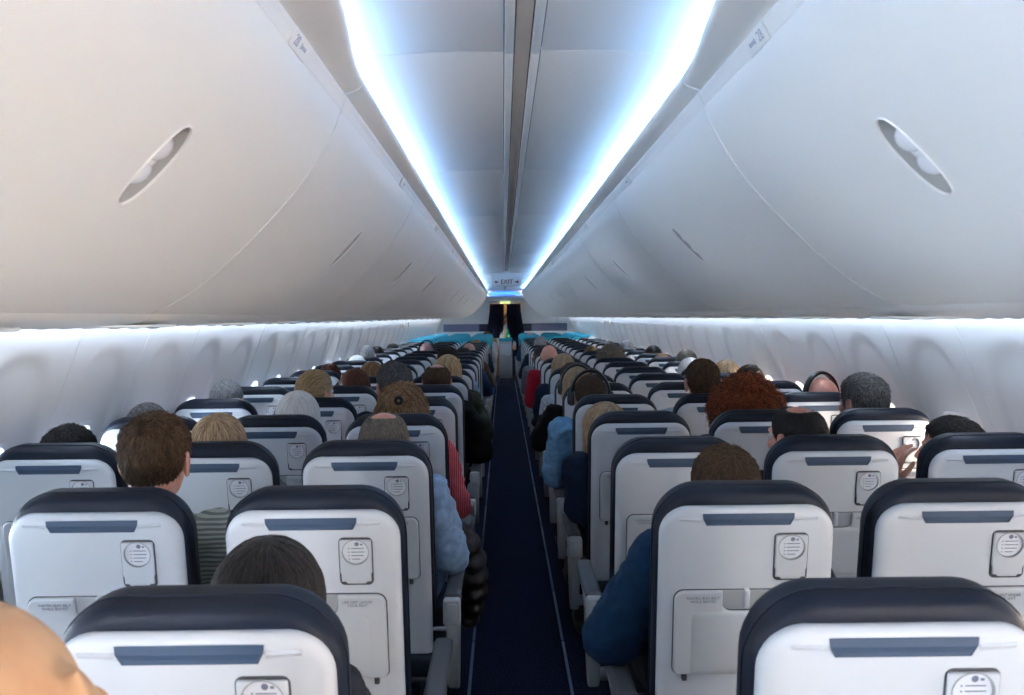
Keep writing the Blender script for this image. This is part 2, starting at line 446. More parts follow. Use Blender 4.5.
        for k, (a, b) in enumerate(((0.0105, 0.016), (-0.010, 0.019), (-0.010, 0.020), (-0.010, 0.018), (-0.009, 0.010))):
            w = 0.640 - k * 0.0085 + (0.0 if k else -0.001)
            if k: w -= 0.002
            h2 = 0.0010 if k else 0.002
            bm.faces.new([bm.verts.new(BK(cx + x, w + y, 0.0238)) for x, y in ((a, -h2), (b, -h2), (b, h2), (a, h2))])
            if k: bm.faces.new([bm.verts.new(BK(cx - 0.0165 + x, w + y, 0.0238)) for x, y in ((0, -.0012), (0.003, -.0012), (0.003, .0012), (0, .0012))])
        finish(bm, 'printing', M['print'], pl, 0)
        # tray table
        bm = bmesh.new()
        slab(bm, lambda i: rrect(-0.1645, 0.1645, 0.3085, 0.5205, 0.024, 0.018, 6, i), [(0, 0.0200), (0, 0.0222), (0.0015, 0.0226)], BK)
        finish(bm, 'tray_seal', M['rubber'], t, 40)  # dark sheet colouring in the shadow gap round the tray
        bm = bmesh.new()
        slab(bm, tray_outline, [(0, 0.0205), (0, 0.027), (0.0015, 0.0295), (0.004, 0.031)], BK)
        # hollow the tray face a little: raise lower centre step
        tray = finish(bm, 'tray_table', M['tray'], t, 30)
        bm = bmesh.new()
        slab(bm, lambda i: rrect(-0.125, 0.125, 0.312, 0.47, 0.02, 0.01, 5, i), [(0, 0.0300), (0.004, 0.0318), (0.012, 0.0328), (0.03, 0.0332)], BK)
        finish(bm, 'tray_bulge', M['tray'], tray, 60)
        bm = bmesh.new()
        slab(bm, lambda i: rrect(-0.054, 0.054, 0.469, 0.5195, 0.004, 0.02, 5, i), [(0, 0.0215), (0.002, 0.0232), (0.006, 0.0234)], BK)
        finish(bm, 'latch_pocket', M['arm'], t, 40)
        bm = bmesh.new()
        slab(bm, lambda i: rrect(-0.004, 0.008, 0.476, 0.522, 0.003, 0.003, 4, i), [(0, 0.021), (0, 0.030), (0.0015, 0.032), (0.003, 0.0325)], BK)
        finish(bm, 'tray_latch', M['shell'], t, 50)
        for s in (-1, 1):
            bm = bmesh.new()
            box(bm, (s * 0.135, 0.304, 0.024), (0.012, 0.018, 0.014), 0.003, BKM)
            finish(bm, 'tray_hinge', M['rubber'], t, 40)
        for s, tx in ((-1, 'FASTEN SEAT BELT\nWHILE SEATED'), (1, 'LIFE VEST UNDER\nYOUR SEAT')):
            me = text_mesh(tx, 0.0088)
            o = bpy.data.objects.new('tray_notice', me); COL.objects.link(o); o.parent = tray
            if not me.materials: me.materials.append(M['print'])
            o.matrix_local = BKM @ Matrix.Translation((s * 0.098, 0.498, 0.0313))
    # seat cushion
    bm = bmesh.new()
    def so2(i): return rrect(-0.222, 0.222, 0.10, 0.60, 0.05, 0.03, 5, i)
    slab(bm, so2, [(0.02, 0.385), (0.004, 0.392), (0, 0.41), (0, 0.44), (0.008, 0.458), (0.03, 0.468), (0.07, 0.472)], lambda u, w, n: Vector((u, w, n)))
    finish(bm, 'seat_cushion', M['leather'], t, 180)
    # aisle armrest
    bm = bmesh.new()
    poly = ARM_POLY if kind.startswith('aisle') else ARM_POLY_INNER
    ax = sx * (0.262 if kind.startswith('aisle') else 0.245)
    hw = 0.019
    rings = []
    cy = sum(p[0] for p in poly) / len(poly); cz = sum(p[1] for p in poly) / len(poly)
    for x, k in ((-hw, 0.006), (-hw + 0.005, 0.0), (hw - 0.005, 0.0), (hw, 0.006)):
        ring = []
        for i, (y, z) in enumerate(poly):
            a = Vector(poly[i - 1]); b = Vector(poly[(i + 1) % len(poly)])
            d = (b - a).normalized(); nrm = Vector((d.y, -d.x))   # inward for clockwise outline
            q = Vector((y, z)) + nrm * k
            ring.append(Vector((ax + x, HY + q.x, q.y)))
        rings.append(ring)
    loft(bm, rings, True, True, True)
    arm = finish(bm, 'armrest', M['arm'], t, 45)
    bm = bmesh.new()
    slab(bm, lambda i: rrect(ax - 0.028, ax + 0.028, 0.570, 0.655, 0.012, 0.012, 5, i), [(0.004, 0.0), (0, -0.004), (0, -0.03), (0.003, -0.036), (0.008, -0.038)], lambda u, w, n: Vector((u, HY - 0.055 + n, w)))
    finish(bm, 'end_cap', M['arm'], arm, 45)
    if detail:
        bm = bmesh.new()
        slab(bm, lambda i: rrect(ax - 0.016, ax + 0.016, 0.585, 0.643, 0.006, 0.006, 4, i), [(0, 0.0), (0, -0.003), (0.002, -0.0045)], lambda u, w, n: Vector((u, HY - 0.0925 + n, w)))
        finish(bm, 'recline_button', M['arm'], arm, 45)
    bm = bmesh.new()
    slab(bm, lambda i: rrect(ax - 0.026, ax + 0.026, HY - 0.06, HY + 0.345, 0.02, 0.012, 5, i), [(0, 0.640), (0, 0.655), (0.004, 0.661), (0.010, 0.663)], lambda u, w, n: Vector((u, w, n)))
    finish(bm, 'arm_pad', M['armpad'], arm, 60)
    if kind.startswith('aisle'):
        for zz in (0.46, 0.54):
            bm = bmesh.new(); tube(bm, [(ax, HY - 0.02, zz), (ax - sx * 0.09, HY - 0.02, zz)], 0.007, 8)
            finish(bm, 'hinge_rod', M['metal'], arm, 60)
    # under frame
    bm = bmesh.new()
    for y in (0.2, 0.5): tube(bm, [(-0.24, y, 0.36), (0.24, y, 0.36)], 0.022, 10)
    for x in (-0.2, 0.2): box(bm, (x, 0.35, 0.365), (0.012, 0.48, 0.05), 0.004)
    finish(bm, 'seat_frame', M['metal'], t, 50)
    for y0, y1 in ((0.16, 0.22), (0.58, 0.5)):
        bm = bmesh.new()
        tube(bm, [(0, y0, 0.012), (0, y0, 0.06), (0, (y0 + y1) / 2, 0.2), (0, y1, 0.36)], [0.022, 0.016, 0.016, 0.018], 8)
        finish(bm, 'leg', M['metal'], t, 50)
    return t

def add_cover(t):
    bm = bmesh.new()
    slab(bm, lambda i: rrect(-0.210, 0.210, 0.585, 0.770, 0.095, 0.008, 8, i), [(0.02, 0.0085), (0.006, 0.006), (0, -0.008), (0, -0.09), (0.008, -0.10), (0.03, -0.108)], BK)
    o = finish(bm, 'headrest_cover', M['turq'], t, 180); o['label'] = 'turquoise headrest cover'

protos = {}
for kd in ('aisle_left', 'aisle_right', 'inner_left', 'inner_right'):
    for det in (True, False):
        protos[(kd, det, False)] = None
def seat_proto(kd, det, cov):
    k = (kd, det, cov)
    if protos.get(k) is None:
        t = make_seat(kd, det)
        if cov: add_cover(t)
        protos[k] = t
        return t, True
    return protos[k], False

def row_y(n): return ROW0 + PITCH * n
for n in range(NROWS):
    for side in (-1, 1):
        for pos in range(3):
            if n == 0 and pos > 0: continue
            if n == 1 and pos > 1: continue
            sd = 'left' if side < 0 else 'right'
            kd = ('aisle_' if pos == 0 else 'inner_') + sd
            cov = n >= (18 if side < 0 else 20)
            pr, first = seat_proto(kd, n <= 11, cov)
            o = pr if first else copy_tree(pr)
            o.location = (side * SEATX[pos], row_y(n), 0)
            pn = ('aisle', 'middle', 'window')[pos]
            look = 'turquoise-topped navy' if cov else 'navy leather and white shell'
            tag(o, '%s %s seat %s of the aisle, %s row from the camera' % (look, pn, sd, ORD[n]), 'seat', 'cabin seats facing away in rows')

# seat under the bald man nearest the camera
pr, first = seat_proto('aisle_left', True, False)
o = copy_tree(pr); o.location = (-SEATX[0], row_y(-1), 0)
tag(o, 'navy seat of the bald man in the bottom left corner', 'seat', 'cabin seats facing away in rows')

# ------------------------------------------------------------------ cabin shell
Y0, Y1 = -1.39, 22.27
def struct(o, name=None):
    o['kind'] = 'structure'
    return o

bm = bmesh.new()
box(bm, (0, 10.9, -0.02), (3.7, 28.2, 0.04))
struct(finish(bm, 'floor', M['carpet'], None, 0))
for s in (-1, 1):
    bm = bmesh.new(); y = 0.4
    while y < 21.0:
        box(bm, (s * 0.212, y + 0.39, 0.003), (0.013, 0.775, 0.006), 0.002); y += 0.79
    struct(finish(bm, 'trim_%d' % (1 if s < 0 else 2), M['track'], None, 40))

# side walls, one bay per window
WP = Curve2([(1.66, 0.0), (1.735, 0.35), (1.765, 0.75), (1.74, 0.98), (1.70, 1.11), (1.632, 1.30), (1.555, 1.50), (1.50, 1.625)], 8)
def wt_at_z(z):
    lo, hi = 0, WP.L
    for _ in range(40):
        m = (lo + hi) / 2
        if WP.at(m)[0].y < z: lo = m
        else: hi = m
    return lo
TW = wt_at_z(1.0); TB0 = wt_at_z(0.72); TB1 = wt_at_z(1.5)
BAY = 0.625
TR0, TR1 = wt_at_z(0.70), wt_at_z(1.465)
def wall_pt(side, yc, s, t, n=0.0):
    # sculpted oval recess round each window
    ct, ht, hs = (TR0 + TR1) / 2, (TR1 - TR0) / 2, 0.235
    q = (abs(s / hs) ** 2.6 + abs((t - ct) / ht) ** 2.6) ** (1 / 2.6)
    dep = 0.012 * smooth((1.0 - q) / 0.20)
    dep += 0.006 * smooth((0.62 - math.hypot(s / 0.26, (t - TW) / 0.33)) / 0.3)
    p, d = WP.at(t)
    nx, nz = -d.y, d.x      # towards the cabin (x decreasing)
    off = n - dep
    x = p.x + nx * off; z = p.y + nz * off
    return Vector((side * x, yc + s, z))

def make_bay(side, seam0, seam1):
    root = None
    bm = bmesh.new()
    hole = (0, TW, 0.105, 0.145, 3.2)
    g0 = -BAY / 2 + (0.0025 if seam0 else 0); g1 = BAY / 2 - (0.0025 if seam1 else 0)
    R, h, o = panel_hole(bm, None, (g0, g1, TB0 - 0.05, TB1 + 0.01), hole, 26, 1.0)
    rr = [[wall_pt(side, 0, s * 0.86, TW + (t - TW) * 0.9, -0.075) for s, t in h], [wall_pt(side, 0, s * 0.93, TW + (t - TW) * 0.95, -0.03) for s, t in h], [wall_pt(side, 0, s, t, -0.004) for s, t in h]]
    rr += [[wall_pt(side, 0, s, t) for s, t in r] for r in R[1:]]
    loft(bm, rr, True)
    # strips below and above
    for ta, tb, k in ((0.0, TB0 - 0.05, 8), (TB1 + 0.01, WP.L, 6)):
        rows = [[wall_pt(side, 0, g0 + (g1 - g0) * i / 12, ta + (tb - ta) * j / k) for i in range(13)] for j in range(k + 1)]
        loft(bm, rows, False)
    for sgn, g, seam in ((-1, g0, seam0), (1, g1, seam1)):
        if seam:   # turned edge at the seam
            rows = [[wall_pt(side, 0, g, WP.L * j / 30) for j in range(31)], [wall_pt(side, 0, g + sgn * 0.002, WP.L * j / 30, -0.004) for j in range(31)], [wall_pt(side, 0, g + sgn * 0.0026, WP.L * j / 30, -0.03) for j in range(31)]]
            loft(bm, rows, False)
    me_o = finish(bm, 'panel', M['wall'], None, 35)
    bm = bmesh.new()   # bezel ring
    rr = [[wall_pt(side, 0, s * k, TW + (t - TW) * k2, n) for s, t in h] for k, k2, n in ((1.0, 1.0, -0.004), (1.015, 1.01, 0.002), (1.06, 1.04, 0.003), (1.15, 1.10, 0.0025), (1.19, 1.13, 0.0), (1.19, 1.13, -0.004))]
    loft(bm, rr, True)
    bz = finish(bm, 'bezel', M['wall'], None, 50)
    bm = bmesh.new()
    rr = [[wall_pt(side, 0, s * 0.9 * k, TW + (t - TW) * 0.92 * k, -0.07) for s, t in h] for k in (1.0, 0.4)]
    loft(bm, rr, True, False, True)
    gl = finish(bm, 'pane', M['glass'], None, 40)
    return me_o, bz, gl

bay_cache = {}
wn = 0
bays = []
seams = {round(4.5 + 1.25 * k, 3) for k in range(-6, 18)} | {3.875}
k0 = -9
ys = [4.5 + BAY * k for k in range(k0, 30)]
for side in (-1, 1):
    for i in range(len(ys) - 1):
        a, b = ys[i], ys[i + 1]
        if a > 23.6: break
        s0 = round(a, 3) in seams; s1 = round(b, 3) in seams
        key = (side, s0, s1)
        yc = (a + b) / 2
        if key not in bay_cache:
            bay_cache[key] = make_bay(side, s0, s1); trip = bay_cache[key]
        else:
            trip = []
            for q in bay_cache[key]:
                c = q.copy(); COL.objects.link(c); trip.append(c)
        wn += 1
        pan, bz, gl = trip
        pan.name = 'window_%d' % wn; pan['kind'] = 'structure'
        pan.location = (0, yc, 0)
        bz.parent = pan; gl.parent = pan
    bm = bmesh.new()      # backing strips behind the panel seams
    for yy in sorted(seams):
        if yy > 23: continue
        loft(bm, [[Vector((side * (WP.at(WP.L * j / 24)[0].x + 0.028), yy + dy, WP.at(WP.L * j / 24)[0].y)) for j in range(25)] for dy in (-0.03, 0.03)], False)
    struct(finish(bm, 'trim_%d' % (9 if side < 0 else 10), M['rubber'], None, 60))

# ceiling with cove, continuing over the bins to the wall
CP = [(0.046, 2.203), (0.15, 2.203), (0.28, 2.2), (0.38, 2.194), (0.44, 2.18), (0.475, 2.15), (0.485, 2.10), (0.50, 2.10), (0.56, 2.11), (0.9, 1.98), (1.25, 1.80), (1.52, 1.62)]
cj = [2.25 + 1.82 * k for k in range(-3, 12)]
for side in (-1, 1):
    bm = bmesh.new()
    prof = catmull(CP[:7], 5) + [Vector(p) for p in CP[7:]]
    for a, b in zip(cj, cj[1:]):
        a2, b2 = a + 0.003, b - 0.003
        rings = [[Vector((side * p.x, y, p.y + dz)) for p in prof] for y, dz in ((a2 - 0.002, 0.012), (a2, 0.002), (a2 + 0.006, 0), (b2 - 0.006, 0), (b2, 0.002), (b2 + 0.002, 0.012))]
        loft(bm, rings, False)
    bm2 = finish(bm, 'ceiling' if side < 0 else 'ceiling.001', M['ceil'], None, 40)
    struct(bm2)
# backing above the ceiling seams and centre channel
bm = bmesh.new(); box(bm, (0, 10.4, 2.226), (1.0, 24.0, 0.012)); struct(finish(bm, 'ceiling_backing', M['gap'], None, 0))
bm = bmesh.new(); box(bm, (0, 10.4, 2.207), (0.036, 23.7, 0.008), 0.002); struct(finish(bm, 'trim_3', M['ceilstrip'], None, 30))
for i, s in enumerate((-1, 1)):
    bm = bmesh.new()
    for a, b in zip(cj, cj[1:]):
        box(bm, (s * 0.0325, (a + b) / 2, 2.2035), (0.022, b - a - 0.004, 0.014), 0.003)
    struct(finish(bm, 'trim_%d' % (4 + i), M['ceil'], None, 40))

# LED strips (cove and side wall)
for i, s in enumerate((-1, 1)):
    bm = bmesh.new(); box(bm, (s * 0.450, 9.6, 2.122), (0.022, 22.0, 0.010))
    o = finish(bm, 'cove_light_strip', M['led'], None, 0)
    tag(o, 'blue-white light strip in the ceiling cove above the %s bins' % ('left' if s < 0 else 'right'), 'light strip', 'cove light strips')
    bm = bmesh.new(); box(bm, (s * 1.480, 10.1, 1.585), (0.02, 23.0, 0.012))
    o = finish(bm, 'wall_light_strip', M['wash'], None, 0)
    tag(o, 'white light strip under the %s bins washing the side wall' % ('left' if s < 0 else 'right'), 'light strip', 'side wall light strips')

# overhead bins
BP = Curve2([(0.449, 2.063), (0.472, 2.005), (0.555, 1.876), (0.679, 1.742), (0.79, 1.643), (0.872, 1.590), (0.925, 1.566)], 8)
BL = 1.82
def bin_map(side, y, t, n):
    p, d = BP.at(t)
    nx, nz = d.y, -d.x     # towards the aisle / down
    return Vector((side * (p.x + nx * n), y, p.y + nz * n))
HT = BP.L * 0.445
def lip_shift(y):
    return 0.055 * smooth((2.25 - y) / 0.75)
RAIL = [(0.470, 2.060), (0.452, 2.064), (0.447, 2.069), (0.441, 2.082), (0.434, 2.094), (0.436, 2.100), (0.447, 2.104)]
CROWN = [(0.458, 2.090), (0.448, 2.099), (0.432, 2.106), (0.412, 2.113), (0.398, 2.121), (0.392, 2.130), (0.394, 2.137), (0.402, 2.134), (0.418, 2.122), (0.45, 2.112)]

def make_bin(side, ya, yb):
    mid = yb - 0.76
    L2 = yb - ya
    root = empty('overhead_bin', (0, ya, 0))
    mp = lambda s, t, n=0.0: bin_map(side, s, t, n)
    bm = bmesh.new()
    hy = mid - ya
    hole = (hy, HT, 0.036, 0.084, 2.35)
    R, h, o = panel_hole(bm, None, (0.006, L2 - 0.006, 0.0, BP.L), hole, 26, 1.3)
    rr = [[mp(s, t, -0.003) for s, t in h], [mp(hy + (s - hy) * 1.03, HT + (t - HT) * 1.01, 0.0022) for s, t in h], [mp(hy + (s - hy) * 1.07, HT + (t - HT) * 1.025, 0.0022) for s, t in h], [mp(hy + (s - hy) * 1.12, HT + (t - HT) * 1.045, 0.0) for s, t in h]]
    R = R[1:]
    R.append(R[-1]); R[-2] = [(s + (-0.007 if s > L2 - 0.007 else 0.007 if s < 0.007 else 0), t + (-0.004 if t > BP.L - 1e-4 else 0.004 if t < 1e-4 else 0)) for s, t in R[-1]]
    R2 = [[(hy + (s - hy) * (1 + 0.12 * (1 - f)), HT + (t - HT) * (1 + 0.045 * (1 - f))) for s, t in r] for r, f in zip(R, [(k + 1) / len(R) for k in range(len(R))])]
    rr += [[mp(s, t) for s, t in r] for r in R2]
    def outw(s, t, e):
        return (s + (e if s > L2 - 0.007 else -e if s < 0.007 else 0), t + (e if t > BP.L - 1e-4 else -e if t < 1e-4 else 0))
    rr += [[mp(*outw(s, t, 0.002), -0.0012) for s, t in o], [mp(*outw(s, t, 0.0035), -0.006) for s, t in o], [mp(*outw(s, t, 0.003), -0.03) for s, t in o]]
    loft(bm, rr, True)
    door = finish(bm, 'door', M['bin'], root, 50)
    bm = bmesh.new()
    ks = [(1.0, -0.002), (0.985, -0.014), (0.94, -0.026), (0.8, -0.034), (0.4, -0.038)]
    loft(bm, [[mp(hy + (s - hy) * k, HT + (t - HT) * k, n) for s, t in h] for k, n in ks], True, False, True)
    dish = finish(bm, 'handle_dish', M['dish'], door, 180)
    bm = bmesh.new()
    def el(t0, rs, rt, rn, n0):
        rings = []
        for a in range(9):
            th = PI * a / 8
            rings.append([mp(hy + rs * math.sin(th) * math.cos(b * PI / 8), t0 + rt * math.cos(th), n0 + rn * math.sin(th) * math.sin(b * PI / 8)) for b in range(16)])
        loft(bm, rings, True)
    el(HT - 0.027, 0.0345, 0.026, 0.018, -0.018); el(HT + 0.027, 0.0345, 0.026, 0.018, -0.018); el(HT, 0.034, 0.044, 0.010, -0.020)
    finish(bm, 'handle_paddle', M['paddle'], door, 180)
    # rail with placard
    bm = bmesh.new()
    prof = catmull(RAIL, 4)
    rings = []
    cx = sum(p.x for p in prof) / len(prof); cz = sum(p.y for p in prof) / len(prof)
    for y, k in ((0.002, 0.9), (0.004, 0.97), (0.010, 1.0), (L2 - 0.010, 1.0), (L2 - 0.004, 0.97), (L2 - 0.002, 0.9)):
        rings.append([Vector((side * (cx + (p.x - cx) * k), y, cz + (p.y - cz) * k)) for p in prof])
    loft(bm, rings, True, True, True)
    rail = finish(bm, 'rail', M['bin'], root, 50)
    # placard plate wrapped on the rail
    py = hy + 0.27
    nrm = Vector((-0.88, -0.47)).normalized(); tg = Vector((-nrm.y, nrm.x))
    pc = Vector((0.4425, 2.080))
    pm = Matrix(((0, side * tg.x, side * nrm.x, side * (pc.x + nrm.x * 0.001)), (1, 0, 0, py), (0, tg.y, nrm.y, pc.y + nrm.y * 0.001), (0, 0, 0, 1)))
    bm = bmesh.new(); box(bm, (0, 0, 0.0005), (0.13, 0.038, 0.006), 0.002, pm)
    pl = finish(bm, 'placard', M['bin'], rail, 40)
    bm = bmesh.new()
    sg = 1 if side < 0 else -1
    for x0, x1, h0 in ((0.0, 0.006, 0.006), (0.008, 0.018, 0.004), (0.020, 0.028, 0.004), (0.030, 0.040, 0.004)):
        bm.faces.new([bm.verts.new(pm @ Vector((x, y2, 0.0039))) for x, y2 in ((x0, -h0), (x1, -h0), (x1, h0), (x0, h0))])
    finish(bm, 'seat_letters', mat('placard_ink', (0.35, 0.38, 0.45), 0.5) if 'placard_ink' not in bpy.data.materials else bpy.data.materials['placard_ink'], pl, 0)
    # crown panel up to the light cove
    bm = bmesh.new()
    prof = catmull(CROWN, 4)
    rings = []
    ny = 14
    yl = [0.004 + (L2 - 0.008) * i / ny for i in range(ny + 1)]
    yl = [(0.003, 0.004)] + [(y, 0.0) for y in yl] + [(L2 - 0.003, 0.004)]
    for y, back in yl:
        sh = lip_shift(ya + y); ring = []
        for i, p in enumerate(prof):
            f = smooth(i / len(prof) * 2.2) if i / len(prof) < 0.75 else 1.0 - 0.6 * (i / len(prof) - 0.75) / 0.25
            ring.append(Vector((side * (p.x - sh * f + back), y, p.y + back * 0.7)))
        rings.append(ring)
    loft(bm, rings, True, True, True)
    finish(bm, 'crown_panel', M['crown'], root, 50)
    # end walls
    bm = bmesh.new()
    prof = [BP.at(BP.L * i / 14)[0] for i in range(15)]
    poly = [(p.x + 0.012, p.y + 0.004) for p in prof] + [(0.98, 1.58), (1.3, 1.6), (1.45, 1.6), (1.3, 1.75), (0.9, 1.95), (0.56, 2.07)]
    for y in (0.001, L2 - 0.001):
        bm = bmesh.new(); loft(bm, [[Vector((side * x, y + dy, z)) for x, z in poly] for dy in (-0.0008, 0.0008)], True, True, True)
        finish(bm, 'end_wall', M['bin'], root, 30)
    return root

bk = [2.25 + BL * k for k in range(-2, 12)]
for side in (-1, 1):
    pro = None
    for i, (a, b) in enumerate(zip(bk, bk[1:])):
        sd = 'left' if side < 0 else 'right'
        if i < 2: o = make_bin(side, a, b)
        elif pro is None: o = pro = make_bin(side, a, b)
        else: o = copy_tree(pro); o.location = (0, a, 0)
        nm = 'white overhead bin along the %s side, %s from the camera' % (sd, ORD[i - 1] if i else 'above')
        if i == 0: nm = 'white overhead bin along the %s side, just behind the camera' % sd
        tag(o, nm, 'overhead bin', 'overhead bins')
        if i == 1:
            for ch in o.children_recursive:
                if ch.name.startswith('placard'):
                    me = text_mesh('28', 0.030)
                    if not me.materials: me.materials.append(bpy.data.materials['placard_ink'])
                    t = bpy.data.objects.new('row_number', me); COL.objects.link(t); t.parent = ch
                    hy = b - 0.76 - a; py = hy + 0.27
                    nrm = Vector((-0.88, -0.47)).normalized(); tg = Vector((-nrm.y, nrm.x))
                    pc = Vector((0.4425, 2.080))
                    fl = -side   # reading direction
                    xa = Vector((0, fl, 0)) ; za = Vector((side * nrm.x, 0, nrm.y)); yax = za.cross(xa)
                    pos = Vector((side * (pc.x + nrm.x * 0.005), py - 0.032 , pc.y + nrm.y * 0.005))
                    t.matrix_local = Matrix(((xa.x, yax.x, za.x, pos.x), (xa.y, yax.y, za.y, pos.y), (xa.z, yax.z, za.z, pos.z), (0, 0, 0, 1)))
    # passenger service panel under the bins
    bm = bmesh.new()
    prof = catmull([(0.915, 1.580), (0.928, 1.562), (0.96, 1.548), (1.05, 1.538), (1.25, 1.533), (1.44, 1.533), (1.458, 1.538), (1.46, 1.56), (1.46, 1.60)], 4)
    for a, b in zip(bk, bk[1:]):
        loft(bm, [[Vector((side * p.x, y, p.y)) for p in prof] for y in (a + 0.002, b - 0.002)], False)
    struct(finish(bm, 'trim_%d' % (6 if side < 0 else 7), M['bin'], None, 50))
    # service units with reading lamp eyeballs, one above every row
    first = None
    for n in range(0, 24):
        y = row_y(n) + 0.32
        if first is None:
            t = empty('air_vent_panel', (side * 1.13, y, 1.5345))
            bm = bmesh.new()
            slab(bm, lambda i: rrect(-0.20, 0.20, -0.11, 0.11, 0.04, None, 5, i), [(0.0, 0.006), (0, 0.001), (0.006, -0.001), (0.02, -0.0015)], lambda u, w, nn: Vector((u, w, nn)))
            finish(bm, 'housing', M['bin'], t, 50)
            for x in (-0.13, -0.07, -0.01):
                bm = bmesh.new(); ball(bm, (x, 0.02, -0.001), (0.02, 0.02, 0.003)); finish(bm, 'reading_lamp', M['dish'], t, 180)
            for x in (0.06, 0.11, 0.16):
                bm = bmesh.new(); ball(bm, (x, 0.02, -0.001), (0.017, 0.017, 0.004)); finish(bm, 'air_nozzle', M['dish'], t, 180)
            first = t
        else:
            t = copy_tree(first); t.location = (side * 1.13, y, 1.5345)
        tag(t, 'white air vent and lamp panel under the %s bins over the %s seat row' % ('left' if side < 0 else 'right', ORD[n]), 'vent panel', 'vent panels under the bins')

# ------------------------------------------------------------------ exit sign hanging from the ceiling
es = empty('exit_sign', (0.004, 13.0, 2.205), 'white hanging EXIT sign with arrows under the ceiling far along the aisle', 'sign')
bm = bmesh.new(); box(bm, (0, 0, -0.122), (0.40, 0.05, 0.186), 0.008); finish(bm, 'sign_box', M['signw'], es, 40)
bm = bmesh.new(); box(bm, (0, 0, -0.015), (0.10, 0.04, 0.035), 0.004); finish(bm, 'bracket', M['signw'], es, 40)
def put_text(name, txt, size, mat_, parent, loc, rot=(PI / 2, 0, 0)):
    me = text_mesh(txt, size, 1.0, size * 0.014).copy(); me.materials.clear(); me.materials.append(mat_)
    o = bpy.data.objects.new(name, me); COL.objects.link(o); o.parent = parent; o.location = loc; o.rotation_euler = rot
    return o
put_text('lettering', 'EXIT', 0.086, M['signr'], es, (0, -0.0256, -0.157))
for s in (-1, 1):
    bm = bmesh.new()
    x = s * 0.146
    pts = [(-0.025, 0.006), (0.0, 0.006), (0.0, 0.019), (0.025, 0.0), (0.0, -0.019), (0.0, -0.006), (-0.025, -0.006)]
    pr_ = [(x + s * a * 1.25, b * 1.4) for a, b in pts]
    loft(bm, [[Vector((a, -0.0252 - dd, -0.157 + b)) for a, b in pr_] for dd in (0.0, 0.0006)], True, True, True)
    finish(bm, 'arrow', M['signr'], es, 0)

# ------------------------------------------------------------------ forward bulkhead, curtains, trolley
YB = 22.3
bm = bmesh.new()
for s in (-1, 1):
    poly = [(0.385, 0), (1.84, 0), (1.86, 0.8), (1.82, 1.1), (1.69, 1.5), (1.60, 1.72), (0.9, 1.98), (0.56, 2.12), (0.5, 2.12), (0.5, 1.93), (0.385, 1.88)]
    loft(bm, [[Vector((s * x, YB + dy, z)) for x, z in poly] for dy in (0, 0.04)], True, True, True)
box(bm, (0, YB + 0.02, 2.10), (1.02, 0.04, 0.44), 0.01)
struct(finish(bm, 'wall_front', M['bulk'], None, 30))
bm = bmesh.new()
box(bm, (0, YB - 0.06, 1.995), (1.0, 0.12, 0.13), 0.03); struct(finish(bm, 'trim_8', M['bin'], None, 50))
bm = bmesh.new()
arch = [(-0.375 + 0.75 * i / 20, 2.075 + 0.03 * (1 - ((i - 10) / 10) ** 2)) for i in range(21)]
loft(bm, [[Vector((x, YB - 0.09 + dy, z + dz)) for x, z in arch] for dy, dz in ((0, 0), (0, 0.055), (0.03, 0.055))], False)
o = finish(bm, 'arch_light', mat('arch_blue', (0.1, 0.3, 0.8), 0.5, emit=(0.06, 0.26, 0.95), estr=1.2), None, 40)
tag(o, 'blue-lit arched strip closing the far end of the ceiling', 'light strip')
# lit exit plate over the doorway
sg = empty('door_sign', (0, YB - 0.13, 1.90), 'small lit yellow-green exit plate over the curtained doorway', 'sign')
bm = bmesh.new(); box(bm, (0, 0, 0), (0.26, 0.02, 0.05), 0.005); finish(bm, 'lit_panel', M['signg'], sg, 40)
put_text('lettering', 'EXIT', 0.042, M['signr'], sg, (0, -0.0108, 0))
# smoked wind screens either side
for s in (-1, 1):
    t = empty('smoked_screen', (s * 0.9, YB - 0.05, 1.3), 'dark smoked screen panel on the bulkhead %s of the curtain' % ('left' if s < 0 else 'right'), 'screen', 'smoked screens on the bulkhead')
    bm = bmesh.new()
    slab(bm, lambda i: rrect(-0.61, 0.61, -0.10, 0.085, 0.03, None, 5, i), [(0, 0.03), (0, 0.0), (0.004, -0.004)], lambda u, w, n: Vector((u, n, w)))
    finish(bm, 'outer_panel', M['smoke2'], t, 40)
    bm = bmesh.new()
    slab(bm, lambda i: rrect(-0.17, 0.17, -0.095, 0.08, 0.01, None, 4, i), [(0, 0.0), (0, -0.008), (0.003, -0.01)], lambda u, w, n: Vector((u - s * 0.43, n, w)))
    finish(bm, 'inner_panel', M['smoke'], t, 40)
# curtains
for s in (-1, 1):
    t = empty('curtain', (s * 0.2, YB - 0.10, 1.88), 'navy pleated curtain on the %s of the far doorway' % ('left' if s < 0 else 'right'), 'curtain', 'doorway curtains')
    bm = bmesh.new()
    rows = []
    for j in range(15):
        f = j / 14; z = -0.01 - 0.83 * f
        a0 = 0.03 + 0.02 * f; a1 = 0.365 + 0.12 * f ** 1.3
        front = []; back = []
        for i in range(41):
            g = i / 40; x = a0 + (a1 - a0) * g
            y = 0.028 * math.sin(g * 2 * PI * 5.5 + 0.6 * f) * (0.5 + 0.5 * f) + 0.01 * math.sin(g * 31 + f * 3)
            front.append(Vector((s * (x - 0.2), y - 0.004, z))); back.append(Vector((s * (x - 0.2), y + 0.004, z)))
        rows.append(front + back[::-1])
    loft(bm, rows, True, True, True)
    finish(bm, 'cloth', M['curtain'], t, 180)
    for i in range(5):
        bm = bmesh.new(); tube(bm, [(s * (-0.15 + 0.08 * i), 0, 0.012), (s * (-0.15 + 0.08 * i), 0, -0.02)], 0.006, 6); finish(bm, 'hook', M['metal'], t, 40)
